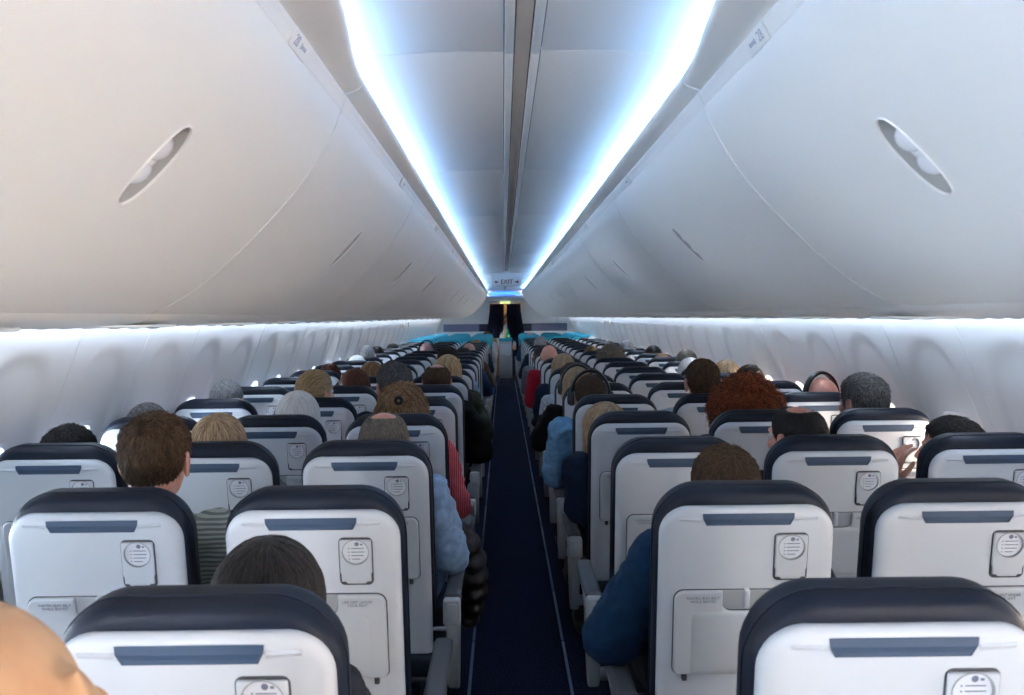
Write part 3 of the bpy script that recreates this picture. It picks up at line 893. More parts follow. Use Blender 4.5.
bm = bmesh.new(); tube(bm, [(-0.42, YB - 0.10, 1.895), (0.42, YB - 0.10, 1.895)], 0.008, 8)
tag(finish(bm, 'curtain_rail', M['metal'], None, 60), 'thin metal curtain rail across the far doorway', 'curtain rail')
# galley beyond
gl = empty('galley_unit', (0, 24.3, 0), 'warm brown lit galley wall seen between the curtains', 'galley')
bm = bmesh.new(); box(bm, (0, 0, 1.0), (1.6, 0.1, 2.1), 0.01); finish(bm, 'cabinet_wall', M['galley'], gl, 30)
for z in (0.9, 1.35, 1.75):
    bm = bmesh.new(); box(bm, (0, -0.06, z), (1.4, 0.03, 0.32), 0.01); finish(bm, 'cabinet_door', M['galley'], gl, 30)
bm = bmesh.new(); box(bm, (0, -0.3, 2.02), (0.9, 0.3, 0.03), 0.005); finish(bm, 'lamp', M['galleylamp'], gl, 30)
bm = bmesh.new()
for s in (-1, 1): box(bm, (s * 1.25, 23.6, 1.05), (0.04, 2.6, 2.14))
box(bm, (0, 24.7, 1.05), (2.54, 0.04, 2.14))
struct(finish(bm, 'wall_galley', M['galley'], None, 0))
# rear bulkheads behind the camera, open in the middle
bm = bmesh.new()
for s in (-1, 1): box(bm, (s * 1.13, -1.48, 1.1), (1.26, 0.06, 2.24))
for s in (-1, 1): box(bm, (s * 0.52, -2.3, 1.1), (0.04, 1.6, 2.24))
box(bm, (0, -3.1, 1.1), (1.1, 0.04, 2.24)); box(bm, (0, -2.3, 2.22), (1.1, 1.64, 0.03))
struct(finish(bm, 'wall_rear', M['bulk'], None, 0))
lp = empty('galley_lamp', (0, -2.2, 2.2), 'white ceiling lamp of the rear galley behind the camera', 'lamp')  # unseen lamp, added to brighten the seat backs
bm = bmesh.new(); box(bm, (0, 0, -0.01), (0.66, 0.46, 0.02), 0.004); finish(bm, 'frame', M['ceil'], lp, 30)
bm = bmesh.new(); box(bm, (0, 0, -0.022), (0.6, 0.4, 0.006), 0.001); finish(bm, 'diffuser', mat('lamp_diffuser', (0.9, 0.9, 0.9), 0.5, emit=(1.0, 0.95, 0.88), estr=2.0), lp, 30)
bm = bmesh.new(); box(bm, (0, 23.5, 2.12), (2.4, 2.3, 0.02)); struct(finish(bm, 'ceiling_galley', M['ceil'], None, 0))

tr = empty('service_trolley', (0.0, 21.3, 0), 'grey service trolley with turquoise top standing in the aisle', 'trolley')
bm = bmesh.new(); box(bm, (0, 0.30, 0.55), (0.30, 0.60, 0.86), 0.012); body = finish(bm, 'body', M['alu'], tr, 40)
bm = bmesh.new(); box(bm, (0, -0.006, 0.80), (0.25, 0.014, 0.26), 0.006); finish(bm, 'upper_panel', mat('trolley_pale_panel', (0.42, 0.48, 0.56), 0.4), tr, 40)
bm = bmesh.new(); box(bm, (0, -0.004, 0.40), (0.27, 0.012, 0.46), 0.006); d_ = finish(bm, 'door', M['alu'], tr, 40)
bm = bmesh.new(); box(bm, (0.05, -0.016, 0.655), (0.10, 0.02, 0.03), 0.006); finish(bm, 'latch', M['metal'], d_, 40)
bm = bmesh.new(); slab(bm, lambda i: rrect(-0.155, 0.155, -0.01, 0.61, 0.02, None, 4, i), [(0.0, 0.98), (0, 1.05), (0.006, 1.055), (0.012, 1.05), (0.014, 1.015), (0.03, 1.012)], lambda u, w, n: Vector((u, w, n)))
finish(bm, 'top_tray', M['turq'], tr, 40)
bm = bmesh.new(); tube(bm, [(-0.11, -0.01, 0.95), (-0.11, -0.04, 0.955), (0.11, -0.04, 0.955), (0.11, -0.01, 0.95)], 0.009, 8); finish(bm, 'handle', M['metal'], tr, 60)
for x in (-0.11, 0.11):
    for y in (0.06, 0.54):
        bm = bmesh.new(); tube(bm, [(x - 0.014, y, 0.05), (x + 0.014, y, 0.05)], 0.048, 14); box(bm, (x, y, 0.10), (0.04, 0.05, 0.04), 0.004); finish(bm, 'caster', M['rubber'], tr, 40)
def bottle(name, x, y, h, r, m, lab):
    bm = bmesh.new()
    pr_ = [(r * 0.9, 0), (r, 0.01), (r, h * 0.55), (r * 0.85, h * 0.66), (r * 0.38, h * 0.78), (r * 0.34, h * 0.93), (r * 0.42, h * 0.94), (r * 0.42, h)]
    loft(bm, [[Vector((q * math.cos(a * PI / 8), q * math.sin(a * PI / 8), z)) for a in range(16)] for q, z in pr_], True, True, True)
    o = finish(bm, name, m, None, 50); o.location = (x, y, 1.014)
    tag(o, lab, 'bottle')
bottle('bottle', 0.055, 21.42, 0.24, 0.038, M['greenglass'], 'green bottle standing on the turquoise trolley top')
bottle('bottle', -0.03, 21.45, 0.30, 0.045, M['creamglass'], 'tall cream bottle standing on the turquoise trolley top')
bottle('bottle', -0.10, 21.5, 0.16, 0.036, M['placard'], 'short white bottle at the left of the trolley top')

# small wall placards by the overwing exits
for s in (-1, 1):
    for y in (13.8, 14.6):
        bm = bmesh.new(); p, d = WP.at(wt_at_z(1.47))
        box(bm, (s * (p.x - 0.006), y, 1.455), (0.012, 0.16, 0.075), 0.004)
        tag(finish(bm, 'exit_placard', M['ceilstrip'], None, 40), 'small grey-brown placard high on the %s wall, %s of two' % ('left' if s < 0 else 'right', 'nearer' if y < 14 else 'farther'), 'placard', 'wall placards by the exits')

# <<PEOPLE
# ------------------------------------------------------------------ people
ELL = [((0, -0.012, 0.018), (0.076, 0.096, 0.090)), ((0, 0.022, -0.030), (0.060, 0.070, 0.074))]
def skull_r(d):
    best = 0.0
    for c, r in ELL:
        dx, dy, dz = d[0] / r[0], d[1] / r[1], d[2] / r[2]
        cx, cy, cz = c[0] / r[0], c[1] / r[1], c[2] / r[2]
        a = dx * dx + dy * dy + dz * dz; b = dx * cx + dy * cy + dz * cz; cc = cx * cx + cy * cy + cz * cz - 1
        q = b * b - a * cc
        if q >= 0: best = max(best, (b + math.sqrt(q)) / a)
    return best
def ell_r(d, c, r):
    dx, dy, dz = d[0] / r[0], d[1] / r[1], d[2] / r[2]
    cx, cy, cz = c[0] / r[0], c[1] / r[1], c[2] / r[2]
    a = dx * dx + dy * dy + dz * dz; b = dx * cx + dy * cy + dz * cz; cc = cx * cx + cy * cy + cz * cz - 1
    q = b * b - a * cc
    return (b + math.sqrt(q)) / a if q >= 0 else 0.0

def make_head(voxel):
    bm = bmesh.new()
    for c, r in ELL: ball(bm, c, r, 24, 16)
    ball(bm, (0, 0.056, -0.086), (0.030, 0.024, 0.020)); ball(bm, (0, 0.030, -0.070), (0.050, 0.048, 0.034))
    capsule(bm, (0, 0.088, 0.006), 0.008, (0, 0.106, -0.028), 0.012); ball(bm, (0.010, 0.098, -0.032), 0.009); ball(bm, (-0.010, 0.098, -0.032), 0.009)
    capsule(bm, (-0.034, 0.076, 0.024), 0.010, (0.034, 0.076, 0.024), 0.010)
    for s in (-1, 1):
        ball(bm, (s * 0.040, 0.060, -0.022), (0.022, 0.022, 0.020))
        m = Matrix.Rotation(s * 0.35, 3, 'Z') @ Matrix.Rotation(-0.15, 3, 'X')
        ball(bm, (s * 0.080, -0.008, -0.006), (0.009, 0.021, 0.032), 16, 12, m)
        capsule(bm, (s * 0.086, -0.020, 0.020), 0.0055, (s * 0.086, -0.024, -0.012), 0.005)
        ball(bm, (s * 0.077, 0.002, -0.034), (0.007, 0.010, 0.012))
    capsule(bm, (-0.018, 0.083, -0.058), 0.006, (0.018, 0.083, -0.058), 0.006); capsule(bm, (-0.014, 0.081, -0.067), 0.007, (0.014, 0.081, -0.067), 0.007)
    capsule(bm, (0, -0.022, -0.05), 0.056, (0, -0.045, -0.16), 0.055, 16)
    me = remesh(bm, voxel, 4)
    bm = bmesh.new(); bm.from_mesh(me)
    bm.faces.ensure_lookup_table()
    for f in bm.faces:
        c = f.calc_center_median()
        if abs(c.x) < 0.024 and c.y > 0.080 and -0.073 < c.z < -0.054: f.material_index = 1
    for s in (-1, 1):
        n0 = len(bm.faces)
        ball(bm, (s * 0.031, 0.0775, 0.004), 0.0115, 12, 8)
        bm.faces.ensure_lookup_table()
        for f in bm.faces[n0:]: f.material_index = 2
        n0 = len(bm.faces)
        ball(bm, (s * 0.031, 0.0862, 0.004), (0.005, 0.0035, 0.005), 10, 6)
        bm.faces.ensure_lookup_table()
        for f in bm.faces[n0:]: f.material_index = 3
    me2 = bpy.data.meshes.new('head'); bm.to_mesh(me2); bm.free(); bpy.data.meshes.remove(me)
    return me2

def make_hand(vox):
    """right hand, wrist at origin, fingers along +y, palm down, thumb towards -x"""
    bm = bmesh.new()
    capsule(bm, (0, -0.03, 0), 0.024, (0, 0.01, 0), 0.024)
    for x in (-0.028, -0.010, 0.010, 0.027):
        capsule(bm, (x * 0.6, 0.015, 0), 0.017, (x, 0.075, 0.002), 0.0115)
    for x, l in ((-0.029, 0.066), (-0.0095, 0.075), (0.0105, 0.070), (0.029, 0.054)):
        a = Vector((x, 0.078, 0.002)); b = a + Vector((x * 0.12, l * 0.45, -0.006)); c = b + Vector((x * 0.05, l * 0.30, -0.014)); d = c + Vector((0, l * 0.18, -0.016))
        capsule(bm, a, 0.0095, b, 0.0085, 10); capsule(bm, b, 0.0085, c, 0.008, 10); capsule(bm, c, 0.008, d, 0.0068, 10)
    capsule(bm, (-0.018, 0.012, -0.004), 0.015, (-0.046, 0.042, -0.012), 0.0115); capsule(bm, (-0.046, 0.042, -0.012), 0.011, (-0.056, 0.068, -0.018), 0.0095); capsule(bm, (-0.056, 0.068, -0.018), 0.0095, (-0.057, 0.088, -0.026), 0.0078)
    return remesh(bm, vox, 3)

HEADS = {True: make_head(0.0045), False: make_head(0.0085)}
HAND = {True: make_hand(0.0034), False: make_hand(0.005)}

# ---- hair
CROWN_PT = Vector((0, -0.045, 0.10))
def interp(tab, x):
    if x <= tab[0][0]: return tab[0][1]
    for (a, va), (b, vb) in zip(tab, tab[1:]):
        if x <= b: return va + (vb - va) * (x - a) / (b - a)
    return tab[-1][1]
LINE_SHORT = [(0, 0.062), (0.75, 0.060), (1.15, 0.030), (1.35, 0.004), (1.50, 0.016), (1.80, 0.018), (2.05, -0.030), (2.5, -0.058), (3.15, -0.064)]
LINE_LONG = [(0, 0.064), (0.6, 0.055), (0.95, -0.01), (1.15, -0.30), (3.15, -0.30)]
LINE_UP = [(0, 0.062), (0.75, 0.058), (1.2, 0.02), (1.5, 0.004), (1.8, -0.006), (2.2, -0.045), (3.15, -0.058)]
STY = {
 'short':  dict(line=LINE_SHORT, t=0.010, n=4200, L=0.026, lift=0.006, rad=0.0008, vary=True, clump=0.003),
 'crop':   dict(line=LINE_SHORT, t=0.005, n=3600, L=0.012, lift=0.003, rad=0.0007),
 'medium': dict(line=LINE_SHORT, t=0.015, n=4600, L=0.040, lift=0.009, rad=0.0008, vary=True, clump=0.005),
 'thin':   dict(line=LINE_SHORT, t=0.007, n=3200, L=0.024, lift=0.004, rad=0.0007, bald=0.032),
 'fringe': dict(line=LINE_SHORT, t=0.006, n=2600, L=0.020, lift=0.003, rad=0.0007, bald=0.090),
 'bob':    dict(line=LINE_LONG, t=0.016, n=5200, L=0.22, lift=0.004, rad=0.0009, big=((0, -0.014, -0.03), (0.094, 0.108, 0.150))),
 'long':   dict(line=LINE_LONG, t=0.016, n=5200, L=0.26, lift=0.004, rad=0.0009, big=((0, -0.018, -0.06), (0.098, 0.110, 0.20))),
 'bun':    dict(line=LINE_UP, t=0.012, n=3600, L=0.10, lift=0.003, rad=0.0008, bun=((0, -0.075, 0.088), 0.036), up=True),
 'pony':   dict(line=LINE_UP, t=0.013, n=4000, L=0.12, lift=0.003, rad=0.0008, bun=((-0.015, -0.112, -0.015), 0.030), up=True),
 'messy':  dict(line=LINE_LONG, t=0.022, n=5200, L=0.15, lift=0.018, rad=0.0009, big=((0, -0.018, -0.02), (0.108, 0.118, 0.125)), bun=((0.0, -0.100, 0.060), 0.030), rough=0.010),
 'curly':  dict(line=LINE_LONG, t=0.035, n=3800, L=0.11, lift=0.02, rad=0.0010, big=((0, -0.016, -0.005), (0.140, 0.130, 0.125)), rough=0.022, curl=True),
}
def hair_fn(st):
    line = st['line']; t = st['t']
    def f(d):
        r0 = skull_r(d); p = (d[0] * r0, d[1] * r0, d[2] * r0)
        az = abs(math.atan2(d[0], d[1]))
        s = smooth((p[2] - interp(line, az)) / 0.012 + 0.5)
        if st.get('bald'):
            q = math.sqrt((p[0]) ** 2 + (p[1] + 0.02) ** 2 + ((p[2] - 0.105) * 0.8) ** 2)
            s *= 0.0 + smooth((q - st['bald'] * 0.85) / 0.03)
        r = r0 + (t * (0.25 + 0.75 * smooth((p[2] - 0.005) / 0.07)) if st.get('vary') else t)
        if 'clump' in st: r += st['clump'] * noise.noise(Vector((d[0] * 16, d[1] * 16, d[2] * 9)))
        if 'big' in st:
            r = max(r, ell_r(d, *st['big']))
        rr = st.get('rough', 0.0018)
        if rr > 0.005:
            v = Vector(d) * (11 if st.get('curl') else 7)
            r += rr * (noise.noise(v) + 0.5 * noise.noise(v * 2.3))
        else:
            r += rr * noise.noise(Vector((d[0] * 25, d[1] * 25, d[2] * 6)))
        return r * s + (r0 - 0.010) * (1 - s), s
    return f

HAIRCACHE = {}
def hair_data(style, lo):
    key = (style, lo)
    if key in HAIRCACHE: return HAIRCACHE[key]
    st = STY[style]; f = hair_fn(st); rnd = random.Random(hash(style) % 1000 if False else len(style) * 37 + ord(style[0]))
    nu, nv = (40, 26) if lo else (80, 52)
    bm = bmesh.new(); rows = []
    for j in range(1, nv):
        th = PI * j / nv; row = []
        for i in range(nu):
            ph = 2 * PI * i / nu
            d = (math.sin(th) * math.sin(ph), math.sin(th) * math.cos(ph), math.cos(th))
            r, _ = f(d); row.append(Vector(d) * r)
        rows.append(row)
    vr = loft(bm, rows, True)
    for row, z in ((vr[0], 1), (vr[-1], -1)):
        r, _ = f((0, 0, z)); v = bm.verts.new((0, 0, z * r))
        for i in range(nu): bm.faces.new((row[i], row[(i + 1) % nu], v))
    if 'bun' in st:
        c, br = st['bun']
        tmp = bmesh.new(); ball(tmp, (0, 0, 0), 1.0, 24, 16)
        for v in tmp.verts:
            k = 1 + 0.16 * noise.noise(v.co * 3.1 + Vector((3, 1, 2)))
            v.co = Vector(c) + Vector((v.co.x * br * 1.15, v.co.y * br, v.co.z * br)) * k
        m_ = bpy.data.meshes.new('x'); tmp.to_mesh(m_); tmp.free(); bm.from_mesh(m_); bpy.data.meshes.remove(m_)
    bmesh.ops.recalc_face_normals(bm, faces=bm.faces[:])
    me = bpy.data.meshes.new('hair'); bm.to_mesh(me); bm.free(); me.shade_smooth(); me.materials.append(HAIR['brown'])
    cu = None
    if True:
        N = st['n'] // (5 if lo else 1); K = 9
        pts = []; rads = []; cnt = 0
        tgt = Vector(st['bun'][0]) if (st.get('up') and 'bun' in st) else None
        while cnt < N:
            d = Vector((rnd.gauss(0, 1), rnd.gauss(0, 1), rnd.gauss(0, 1))).normalized()
            r, s = f(d)
            if s < 0.55: continue
            if s < 0.97 and rnd.random() > s * 0.8: continue
            p = d * (r - 0.001); lift = st['lift'] * rnd.random() ** 2; L = st['L'] * rnd.uniform(0.6, 1.15)
            ph = rnd.uniform(0, 6.28); jit = Vector((rnd.gauss(0, 1), rnd.gauss(0, 1), rnd.gauss(0, 1))) * (0.5 if st['L'] < 0.06 else 0.22)
            for k in range(K):
                u = k / (K - 1)
                q = p.copy()
                if st.get('curl'):
                    a = ph + u * 14; e1 = d.cross(Vector((0, 0, 1))); e1 = e1.normalized() if e1.length > 1e-3 else Vector((1, 0, 0)); e2 = d.cross(e1)
                    q = q + (e1 * math.cos(a) + e2 * math.sin(a)) * 0.008 * u ** 0.5 + d * lift
                pts.extend(q); rads.append(st['rad'] * (1.0 - 0.6 * u ** 2))
                dd = p.normalized()
                if tgt is not None: fl = tgt - p
                else:
                    fl = p - CROWN_PT
                    fl = fl.normalized() * (0.9 if p.z > 0.0 else 0.2) + Vector((0, 0, -1)) * (0.35 if p.z > 0.05 else 1.0)
                fl = fl - dd * fl.dot(dd)
                if fl.length < 1e-4: fl = Vector((0.1, -1, 0.1)); fl = fl - dd * fl.dot(dd)
                fl = fl.normalized() + jit * (2.2 if st.get('rough', 0) > 0.005 else 1.0); fl.normalize()
                p = p + fl * (L / (K - 1))
                dd = p.normalized(); r, s = f(dd)
                p = dd * (max(r, skull_r(dd)) + 0.0006 + lift * u)
            cnt += 1
        cu = bpy.data.hair_curves.new('hair_strands'); cu.add_curves([K] * N)
        cu.attributes['position'].data.foreach_set('vector', pts)
        at = cu.attributes.get('radius') or cu.attributes.new('radius', 'FLOAT', 'POINT')
        at.data.foreach_set('value', rads)
        cu.materials.append(HAIR['brown'])
    HAIRCACHE[key] = (me, cu)
    return me, cu

def body_mesh(J, R, limbs, hi, skin, Mh, hands):
    bm = bmesh.new()
    for a, b in limbs: capsule(bm, J[a], R[a], J[b], R[b])
    for c, r, rot in J['_ell']: ball(bm, c, r, 20, 12, rot)
    me = remesh(bm, 0.013 if hi else 0.02, 3)
    bm = bmesh.new(); bm.from_mesh(me); bpy.data.meshes.remove(me)
    def add(src, mtx):
        n = len(bm.verts); bm.from_mesh(src); bm.verts.ensure_lookup_table()
        bmesh.ops.transform(bm, matrix=mtx, verts=bm.verts[n:])
    add(HEADS[hi], Mh)
    if hands:
        for s in (-1, 1):
            w = J['wrist%d' % s]; e = J['elbow%d' % s]
            y = (w - e).normalized(); y = (y * 0.55 + J['handdir%d' % s] * 0.45).normalized()
            z = Vector((0, 0, 1)); x = y.cross(z).normalized(); z = x.cross(y)
            m = Matrix(((x.x, y.x, z.x, w.x), (x.y, y.y, z.y, w.y), (x.z, y.z, z.z, w.z), (0, 0, 0, 1)))
            if s < 0: m = m @ Matrix.Diagonal((-1, 1, 1, 1))
            add(HAND[hi], m)
    bmesh.ops.recalc_face_normals(bm, faces=bm.faces[:])
    out = bpy.data.meshes.new('body'); bm.to_mesh(out); bm.free()
    return out

def cloth_mesh(J, R, limbs, ells, grow, hi, wr=0.006, seed=0):
    bm = bmesh.new()
    for a, b in limbs: capsule(bm, J[a], R[a] + grow, J[b], R[b] + grow)
    for c, r, rot in ells: ball(bm, c, tuple(v + grow for v in r), 20, 12, rot)
    me = remesh(bm, 0.011 if hi else 0.02, 3)
    if hi:
        o = Vector((seed * 1.7, seed * 0.3, 0))
        nr = [Vector(v.normal) for v in me.vertices]
        for v, n in zip(me.vertices, nr):
            q = Vector((v.co.x * 11, v.co.y * 11, v.co.z * 20)) + o
            v.co += n * wr * (0.8 * noise.noise(q) + 1.1 * (0.45 - abs(noise.noise(q * 1.4 + Vector((5, 2, 1))))) - 0.2)
    return me

LB = [('pelvis', 'waist'), ('waist', 'chest'), ('chest', 'neck'), ('neck', 'nape')]
def limbs_arm(s): return [('chest', 'shoulder%d' % s), ('shoulder%d' % s, 'elbow%d' % s), ('elbow%d' % s, 'wrist%d' % s)]
def limbs_leg(s): return [('hip%d' % s, 'knee%d' % s), ('knee%d' % s, 'ankle%d' % s), ('ankle%d' % s, 'toe%d' % s)]

def make_person(root, X, Y, ztop, hairt, lean, yaw=0.0, pitch=0.0, skin='pale', top='navy', pants='darkgrey', style='short', hair='brown', hi=True, arm=0.232, armr=0.046, roll=0.0, dy=0.0, legs=True, seed=0, reach=None, hs=1.0, stand=False, sw=0.165):
    """root at the floor point of the seat, torso facing +y"""
    htop = 0.110 + hairt
    J = {}; R = {}
    if not stand:
        hz = ztop - htop * hs                                     # head centre height
        k = (hz - 0.55) / (1.165 - 0.55)
        def T(x, y, z):
            zz = 0.55 + (z - 0.55) * k
            return Vector((x + lean * max(0.0, (zz - 0.55) / (hz - 0.55)), y, zz))
        J.update(pelvis=T(0, 0.335, 0.575), waist=T(0, 0.305, 0.72), chest=T(0, 0.285, 0.90), neck=T(0, 0.262, 1.035), nape=T(0, 0.262, 1.10))
        hc = T(0, 0.285, 1.165)
        for s in (-1, 1):
            J['shoulder%d' % s] = T(s * sw, 0.265, 0.985); J['elbow%d' % s] = T(s * arm, 0.30, 0.745)
            J['wrist%d' % s] = Vector((s * 0.115, 0.53, 0.675)); J['handdir%d' % s] = Vector((-s * 0.25, 1, -0.15))
            J['hip%d' % s] = Vector((s * 0.088, 0.36, 0.562)); J['knee%d' % s] = Vector((s * 0.125, 0.76, 0.555))
            J['ankle%d' % s] = Vector((s * 0.125, 0.80, 0.09)); J['toe%d' % s] = Vector((s * 0.135, 0.93, 0.045))
        if reach:
            s, e, wv = reach; J['elbow%d' % s] = Vector(e); J['wrist%d' % s] = Vector(wv); J['handdir%d' % s] = Vector((-s * 0.6, 0.6, 0.4))
        te = [(T(0, 0.33, 0.60), (0.165, 0.12, 0.11), None), (T(0, 0.30, 0.74), (0.148, 0.105, 0.13), None), (T(0, 0.285, 0.90), (0.172, 0.112, 0.15), None)]
    else:
        hc = Vector((0, 0.02, ztop - htop)); h = ztop
        J.update(pelvis=Vector((0, 0, h * 0.53)), waist=Vector((0, 0, h * 0.62)), chest=Vector((0, 0, h * 0.74)), neck=Vector((0, -0.01, h * 0.835)), nape=Vector((0, 0, h * 0.88)))
        for s in (-1, 1):
            J['shoulder%d' % s] = Vector((s * 0.16, 0, h * 0.81)); J['elbow%d' % s] = Vector((s * 0.20, 0.03, h * 0.63)); J['wrist%d' % s] = Vector((s * 0.19, 0.14, h * 0.53)); J['handdir%d' % s] = Vector((0, 0.8, -0.5))
            J['hip%d' % s] = Vector((s * 0.085, 0, h * 0.52)); J['knee%d' % s] = Vector((s * 0.08, 0.01, h * 0.28)); J['ankle%d' % s] = Vector((s * 0.08, 0, 0.09)); J['toe%d' % s] = Vector((s * 0.09, 0.13, 0.045))
        te = [(Vector((0, 0, h * 0.54)), (0.16, 0.11, 0.11), None), (Vector((0, 0, h * 0.63)), (0.135, 0.095, 0.13), None), (Vector((0, 0, h * 0.745)), (0.165, 0.108, 0.15), None)]
    J['_ell'] = te
    R.update(pelvis=0.10, waist=0.09, chest=0.09, neck=0.055, nape=0.050)
    for s in (-1, 1):
        for n, r in (('shoulder', 0.055), ('elbow', 0.040), ('wrist', 0.026), ('hip', 0.080), ('knee', 0.056), ('ankle', 0.037), ('toe', 0.034)): R['%s%d' % (n, s)] = r
    Mh = Matrix.Translation(hc) @ Matrix.Rotation(yaw, 4, 'Z') @ Matrix.Rotation(pitch, 4, 'X') @ Matrix.Rotation(roll, 4, 'Y') @ Matrix.Scale(hs, 4)
    arms = limbs_arm(-1) + limbs_arm(1); lg = limbs_leg(-1) + limbs_leg(1)
    me = body_mesh(J, R, LB + arms + lg, hi, skin, Mh, True)
    b = place(me, 'body', [SK[skin], M['lips'], M['eye'], M['iris']], root, 180)
    R2 = dict(R)
    for s in (-1, 1): R2['shoulder%d' % s] = max(0.055, armr); R2['elbow%d' % s] = armr; R2['wrist%d' % s] = 0.034
    R2['neck'] = 0.060
    J['hem'] = J['pelvis'] + Vector((0, 0, 0.04)); R2['hem'] = 0.10
    place(cloth_mesh(J, R2, [('hem', 'waist'), ('waist', 'chest'), ('chest', 'neck')] + arms, te, 0.014, hi, 0.013, seed), 'top', CLOTH[top], root, 180)
    if legs:
        place(cloth_mesh(J, R, [('hip-1', 'hip1')] + [x for s in (-1, 1) for x in limbs_leg(s)[:2]], te[:1], 0.013, hi, 0.006, seed + 9), 'trousers', CLOTH[pants], root, 180)
        for s in (-1, 1):
            bm = bmesh.new(); capsule(bm, J['ankle%d' % s] + Vector((0, -0.02, -0.035)), 0.047, J['toe%d' % s] + Vector((0, 0.05, 0)), 0.040, 12)
            for v in bm.verts: v.co.z = max(v.co.z, 0.004)
            finish(bm, 'shoe', M['shoe'], root, 60)
    if style != 'bald':
        hm, cu = hair_data(style, not hi)
        o = bpy.data.objects.new('hair', hm); COL.objects.link(o); o.parent = root; o.matrix_local = Mh
        o.material_slots[0].link = 'OBJECT'; o.material_slots[0].material = HAIR[hair]
        if cu:
            c = bpy.data.objects.new('hair_strands', cu); COL.objects.link(c); c.parent = o
            c.material_slots[0].link = 'OBJECT'; c.material_slots[0].material = HAIR[hair]
        if style == 'messy':
            bm = bmesh.new()
            cc, br = STY['messy']['bun']
            ring = [Vector(cc) + Vector((0.013 * math.cos(a * PI / 8), -0.030, 0.013 * math.sin(a * PI / 8))) for a in range(17)]
            tube(bm, ring, 0.0075, 8, False); finish(bm, 'hair_tie', M['blackplastic'], o, 180)
    return Mh

def headphones(Mw, label, hs=1.0):
    t = empty('headphones', Mw.translation.copy(), label, 'headphones', 'over-ear headphones worn by passengers')
    q = Mw.to_quaternion(); t.rotation_mode = 'QUATERNION'; t.rotation_quaternion = q
    bm = bmesh.new()
    arc = [(0.098 * math.cos(a * PI / 18), -0.008, 0.005 + 0.128 * math.sin(a * PI / 18)) for a in range(19)]
    rings = []
    for i, p in enumerate(arc):
        p = Vector(p); a = i * PI / 18; nrm = Vector((math.cos(a), 0, math.sin(a)))
        rings.append([p + nrm * x + Vector((0, y, 0)) for x, y in ((-0.007, -0.015), (0.005, -0.018), (0.010, 0), (0.005, 0.018), (-0.007, 0.015))])
    loft(bm, rings, True, True, True); finish(bm, 'headband', M['blackplastic'], t, 60)
    for s in (-1, 1):
        bm = bmesh.new()
        pr = [(0.0, 0.084), (0.034, 0.084), (0.040, 0.090), (0.038, 0.104), (0.030, 0.118), (0.0, 0.120)]
        loft(bm, [[Vector((s * x, -0.006 + 0.85 * r * math.cos(k * PI / 10), -0.008 + r * math.sin(k * PI / 10))) for k in range(20)] for r, x in [(max(r, 0.001), x) for r, x in pr]], True, True, True)
        finish(bm, 'ear_cup', M['hptrim'], t, 60)
    return t

